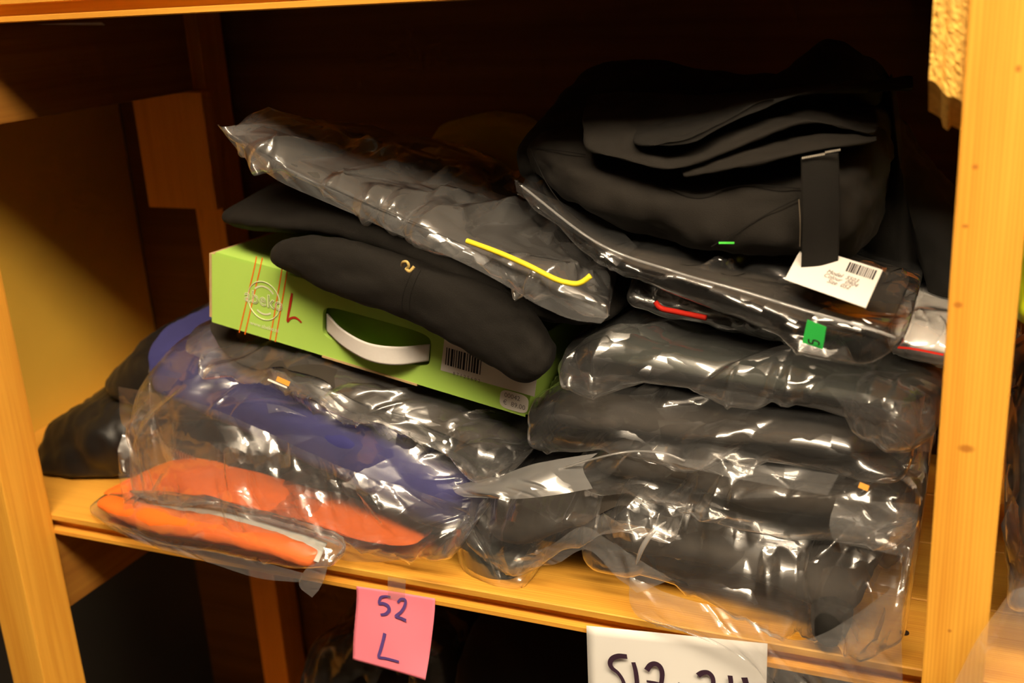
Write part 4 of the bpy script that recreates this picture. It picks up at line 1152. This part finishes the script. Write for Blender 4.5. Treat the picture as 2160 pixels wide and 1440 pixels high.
# --- bay beyond the front post
t = bag('bagged_garment', 'lime yellow garment just visible beyond the front post', 'bagged garment', P(2190, 710, 0.04))
r = rails_from([(2135, 690, .02), (2150, 640, .02), (2200, 600, .02), (2400, 600, .02)], [(2138, 705, .02), (2160, 713, .02), (2200, 716, .02), (2400, 720, .02)], 0, 0.2)
soft('garment', r, 'hivis', t, 211, 0.002, 0.05, 2, m=2.4, n=3, nu=70, nv=50)
t = bag('bagged_garment', 'dark garment in clear bag beyond the front post, hanging past it at the bottom', 'bagged garment', P(2200, 1300, 0.0))
r = rails_from([(2130, 900, .03), (2180, 860, .02), (2300, 860, .02), (2500, 900, .02)], [(2125, 1290, .03), (2180, 1300, .02), (2300, 1320, .02), (2500, 1350, .02)], 0, 0.2)
soft('garment', r, 'brown', t, 221, 0.006, 0.06, 1.2, m=2.4, n=4, ins=(.9, .95, .95), nu=90, nv=90)
film('plastic_bag', r, 'film', t, 222, out=0.003, lam=0.06, slope=1.0, nu=160, nv=160)
sheet('bag_skirt', [pts([(2125, 1255, -.056), (2150, 1240, -.056), (2260, 1220, -.05)]), pts([(2060, 1350, -.062), (2140, 1330, -.07), (2260, 1320, -.07)]), pts([(2005, 1460, -.066), (2100, 1470, -.075), (2260, 1480, -.08)])], 'film_thick', t, 70, 60, 223, lam=0.05, slope=0.6)

# ------------------------------------------------------------------ shelf below
commit(); HMAP[:] = -9; HMAP[:, int((0.0 - HY0) / HC):] = LOW_TOP
t = bag('folded_garment', 'black garment with a seam on the shelf below, behind the pink note', 'garment', PZ(1080, 1440, LOW_TOP))
def low(FT, y0, y1, zb): 
    ft = pts(FT, y0); fb = ft.copy(); fb[:, 2] = zb
    bt = ft + np.array([0, y1 - y0, 0.0]); bb = fb + np.array([0, y1 - y0, 0])
    return ft, fb, bt, bb
r = low([(900, 1400, .10), (960, 1350, .10), (1060, 1352, .10), (1160, 1385, .10), (1270, 1420, .10), (1500, 1480, .10)], .10, .32, LOW_TOP + 0.002)
soft('garment', r, 'black', t, 231, 0.003, 0.06, 1.5, m=3.5, n=5)
t = bag('bagged_garment', 'dark garment in dim clear bag on the shelf below, beside the rear post', 'bagged garment', PZ(680, 1440, LOW_TOP))
r = low([(590, 1440, .14), (640, 1390, .14), (740, 1365, .14), (880, 1350, .14), (950, 1400, .14)], .14, .33, LOW_TOP + 0.002)
soft('garment', r, 'black', t, 241, 0.006, 0.05, 1.2, m=2.6, n=4, ins=(.94, .95, .95))
film('plastic_bag', r, 'film', t, 242, out=0.003, lam=0.05, slope=1.0, nu=140, nv=130)
t = bag('bagged_garment', 'dark garment in clear bag on the shelf below, behind the white sign', 'bagged garment', PZ(1760, 1440, LOW_TOP))
r = low([(1560, 1440, .0), (1640, 1405, .0), (1740, 1400, .0), (1850, 1420, .0), (1930, 1450, .0)], .01, .28, LOW_TOP + 0.002)
soft('garment', r, 'black', t, 251, 0.005, 0.05, 1.2, m=2.6, n=4, ins=(.94, .95, .95))
film('plastic_bag', r, 'film', t, 252, out=0.003, lam=0.05, slope=1.0, nu=140, nv=130)

# ------------------------------------------------------------------ pink note and white sign
t = bag('sticky_note', 'pink sticky note with 52 L handwritten in purple, taped to the shelf edge', 'note', P(830, 1240, -.003))
rows = [pts([(752, 1236, -.0022), (835, 1248, -.0022), (918, 1262, -.0022)]), pts([(752, 1270, -.0035), (835, 1284, -.004), (916, 1298, -.0035)]),
        pts([(746, 1340, -.008), (828, 1358, -.010), (906, 1380, -.008)]), pts([(744, 1391, -.012), (820, 1412, -.014), (897, 1434, -.014)])]
nt_ = sheet('note_paper', rows, 'pink', t, 24, 30, 1, slope=0, thick=0.0003)
def note_pt(px, py):
    Y = np.interp(py, [1236, 1284, 1358, 1412], [-.0022, -.0042, -.0102, -.0142]) - 0.0009
    return P(px, py, Y)
PEN = 0.0026
for name, pl, wp in (('digit_5', [(824, 1258), (812, 1257), (803, 1260), (800, 1272), (808, 1272), (818, 1277), (821, 1286), (814, 1294), (803, 1296)], (.7, .8, 1, 1, 1.1, 1.4, 1.3, 1.1, .9)),
                     ('digit_2', [(839, 1270), (846, 1263), (855, 1265), (854, 1277), (846, 1290), (835, 1299), (846, 1303), (857, 1308)], (.8, 1, 1, 1.1, 1.1, 1, 1.1, 1.2)),
                     ('letter_L', [(812, 1335), (808, 1352), (803, 1370), (799, 1383), (801, 1386), (815, 1388), (842, 1395)], (1.3, 1.2, 1.2, 1.1, 1, 1, .9))):
    ribbon(name, np.array([note_pt(*p) for p in pl]), PEN, (0, -1, 0.08), 'ink_purple', nt_, 60, 0.0002, wp)
quad('tape', [P(818, 1262, -.0045), P(854, 1268, -.0045), P(856, 1222, -.0028), P(818, 1216, -.0028)], 'tape', t, 0.0001)

t = bag('paper_sign', 'white paper sign with large black handwritten number below the shelf edge', 'sign', P(1430, 1345, -.004))
SY = -.0035
c4 = [P(1237, 1319, SY), P(1619, 1357, SY)]
dn = np.array([0, -0.004, -0.21])
rows = [np.array([c4[0], (c4[0] + c4[1]) / 2, c4[1]]), np.array([c4[0] + dn * .5, (c4[0] + c4[1]) / 2 + dn * .5 + np.array([0, -.002, 0]), c4[1] + dn * .5]), np.array([c4[0] + dn, (c4[0] + c4[1]) / 2 + dn, c4[1] + dn])]
sg = sheet('paper', rows, 'paper', t, 20, 24, 1, slope=0, thick=0.0003)
SI = SY - 0.0042
for name, pl, wp in (('digit_5', [(1323, 1384), (1305, 1383), (1292, 1388), (1287, 1398), (1291, 1408), (1305, 1420), (1316, 1440), (1316, 1465), (1300, 1478)], (1.2, 1.3, 1.2, 1.1, .9, .9, 1, 1, .8)),
                     ('digit_1', [(1336, 1396), (1341, 1415), (1344, 1440), (1346, 1475)], (1, 1.1, 1.1, .9)),
                     ('digit_7', [(1364, 1413), (1372, 1402), (1382, 1399), (1392, 1405), (1397, 1420), (1394, 1445), (1386, 1475)], (1.3, 1.2, 1.2, 1.1, 1, 1, .9)),
                     ('bar', [(1364, 1436), (1380, 1439), (1402, 1444)], (.6, .8, .6)),
                     ('dash', [(1430, 1441), (1440, 1446), (1452, 1450)], (.8, 1, .8)),
                     ('digit_3', [(1472, 1424), (1482, 1418), (1494, 1418), (1503, 1428), (1504, 1445), (1494, 1465)], (1.3, 1.2, 1.1, 1, 1, .9)),
                     ('digit_4', [(1540, 1424), (1542, 1440), (1540, 1462), (1560, 1466)], (1.1, 1, 1, 1)),
                     ('digit_4_stem', [(1570, 1428), (1574, 1445), (1575, 1480)], (1.4, 1.2, 1))):
    ribbon(name, pts(pl, SI), 0.0036, (0, -1, 0), 'ink_black', sg, 60, 0.0002, wp)
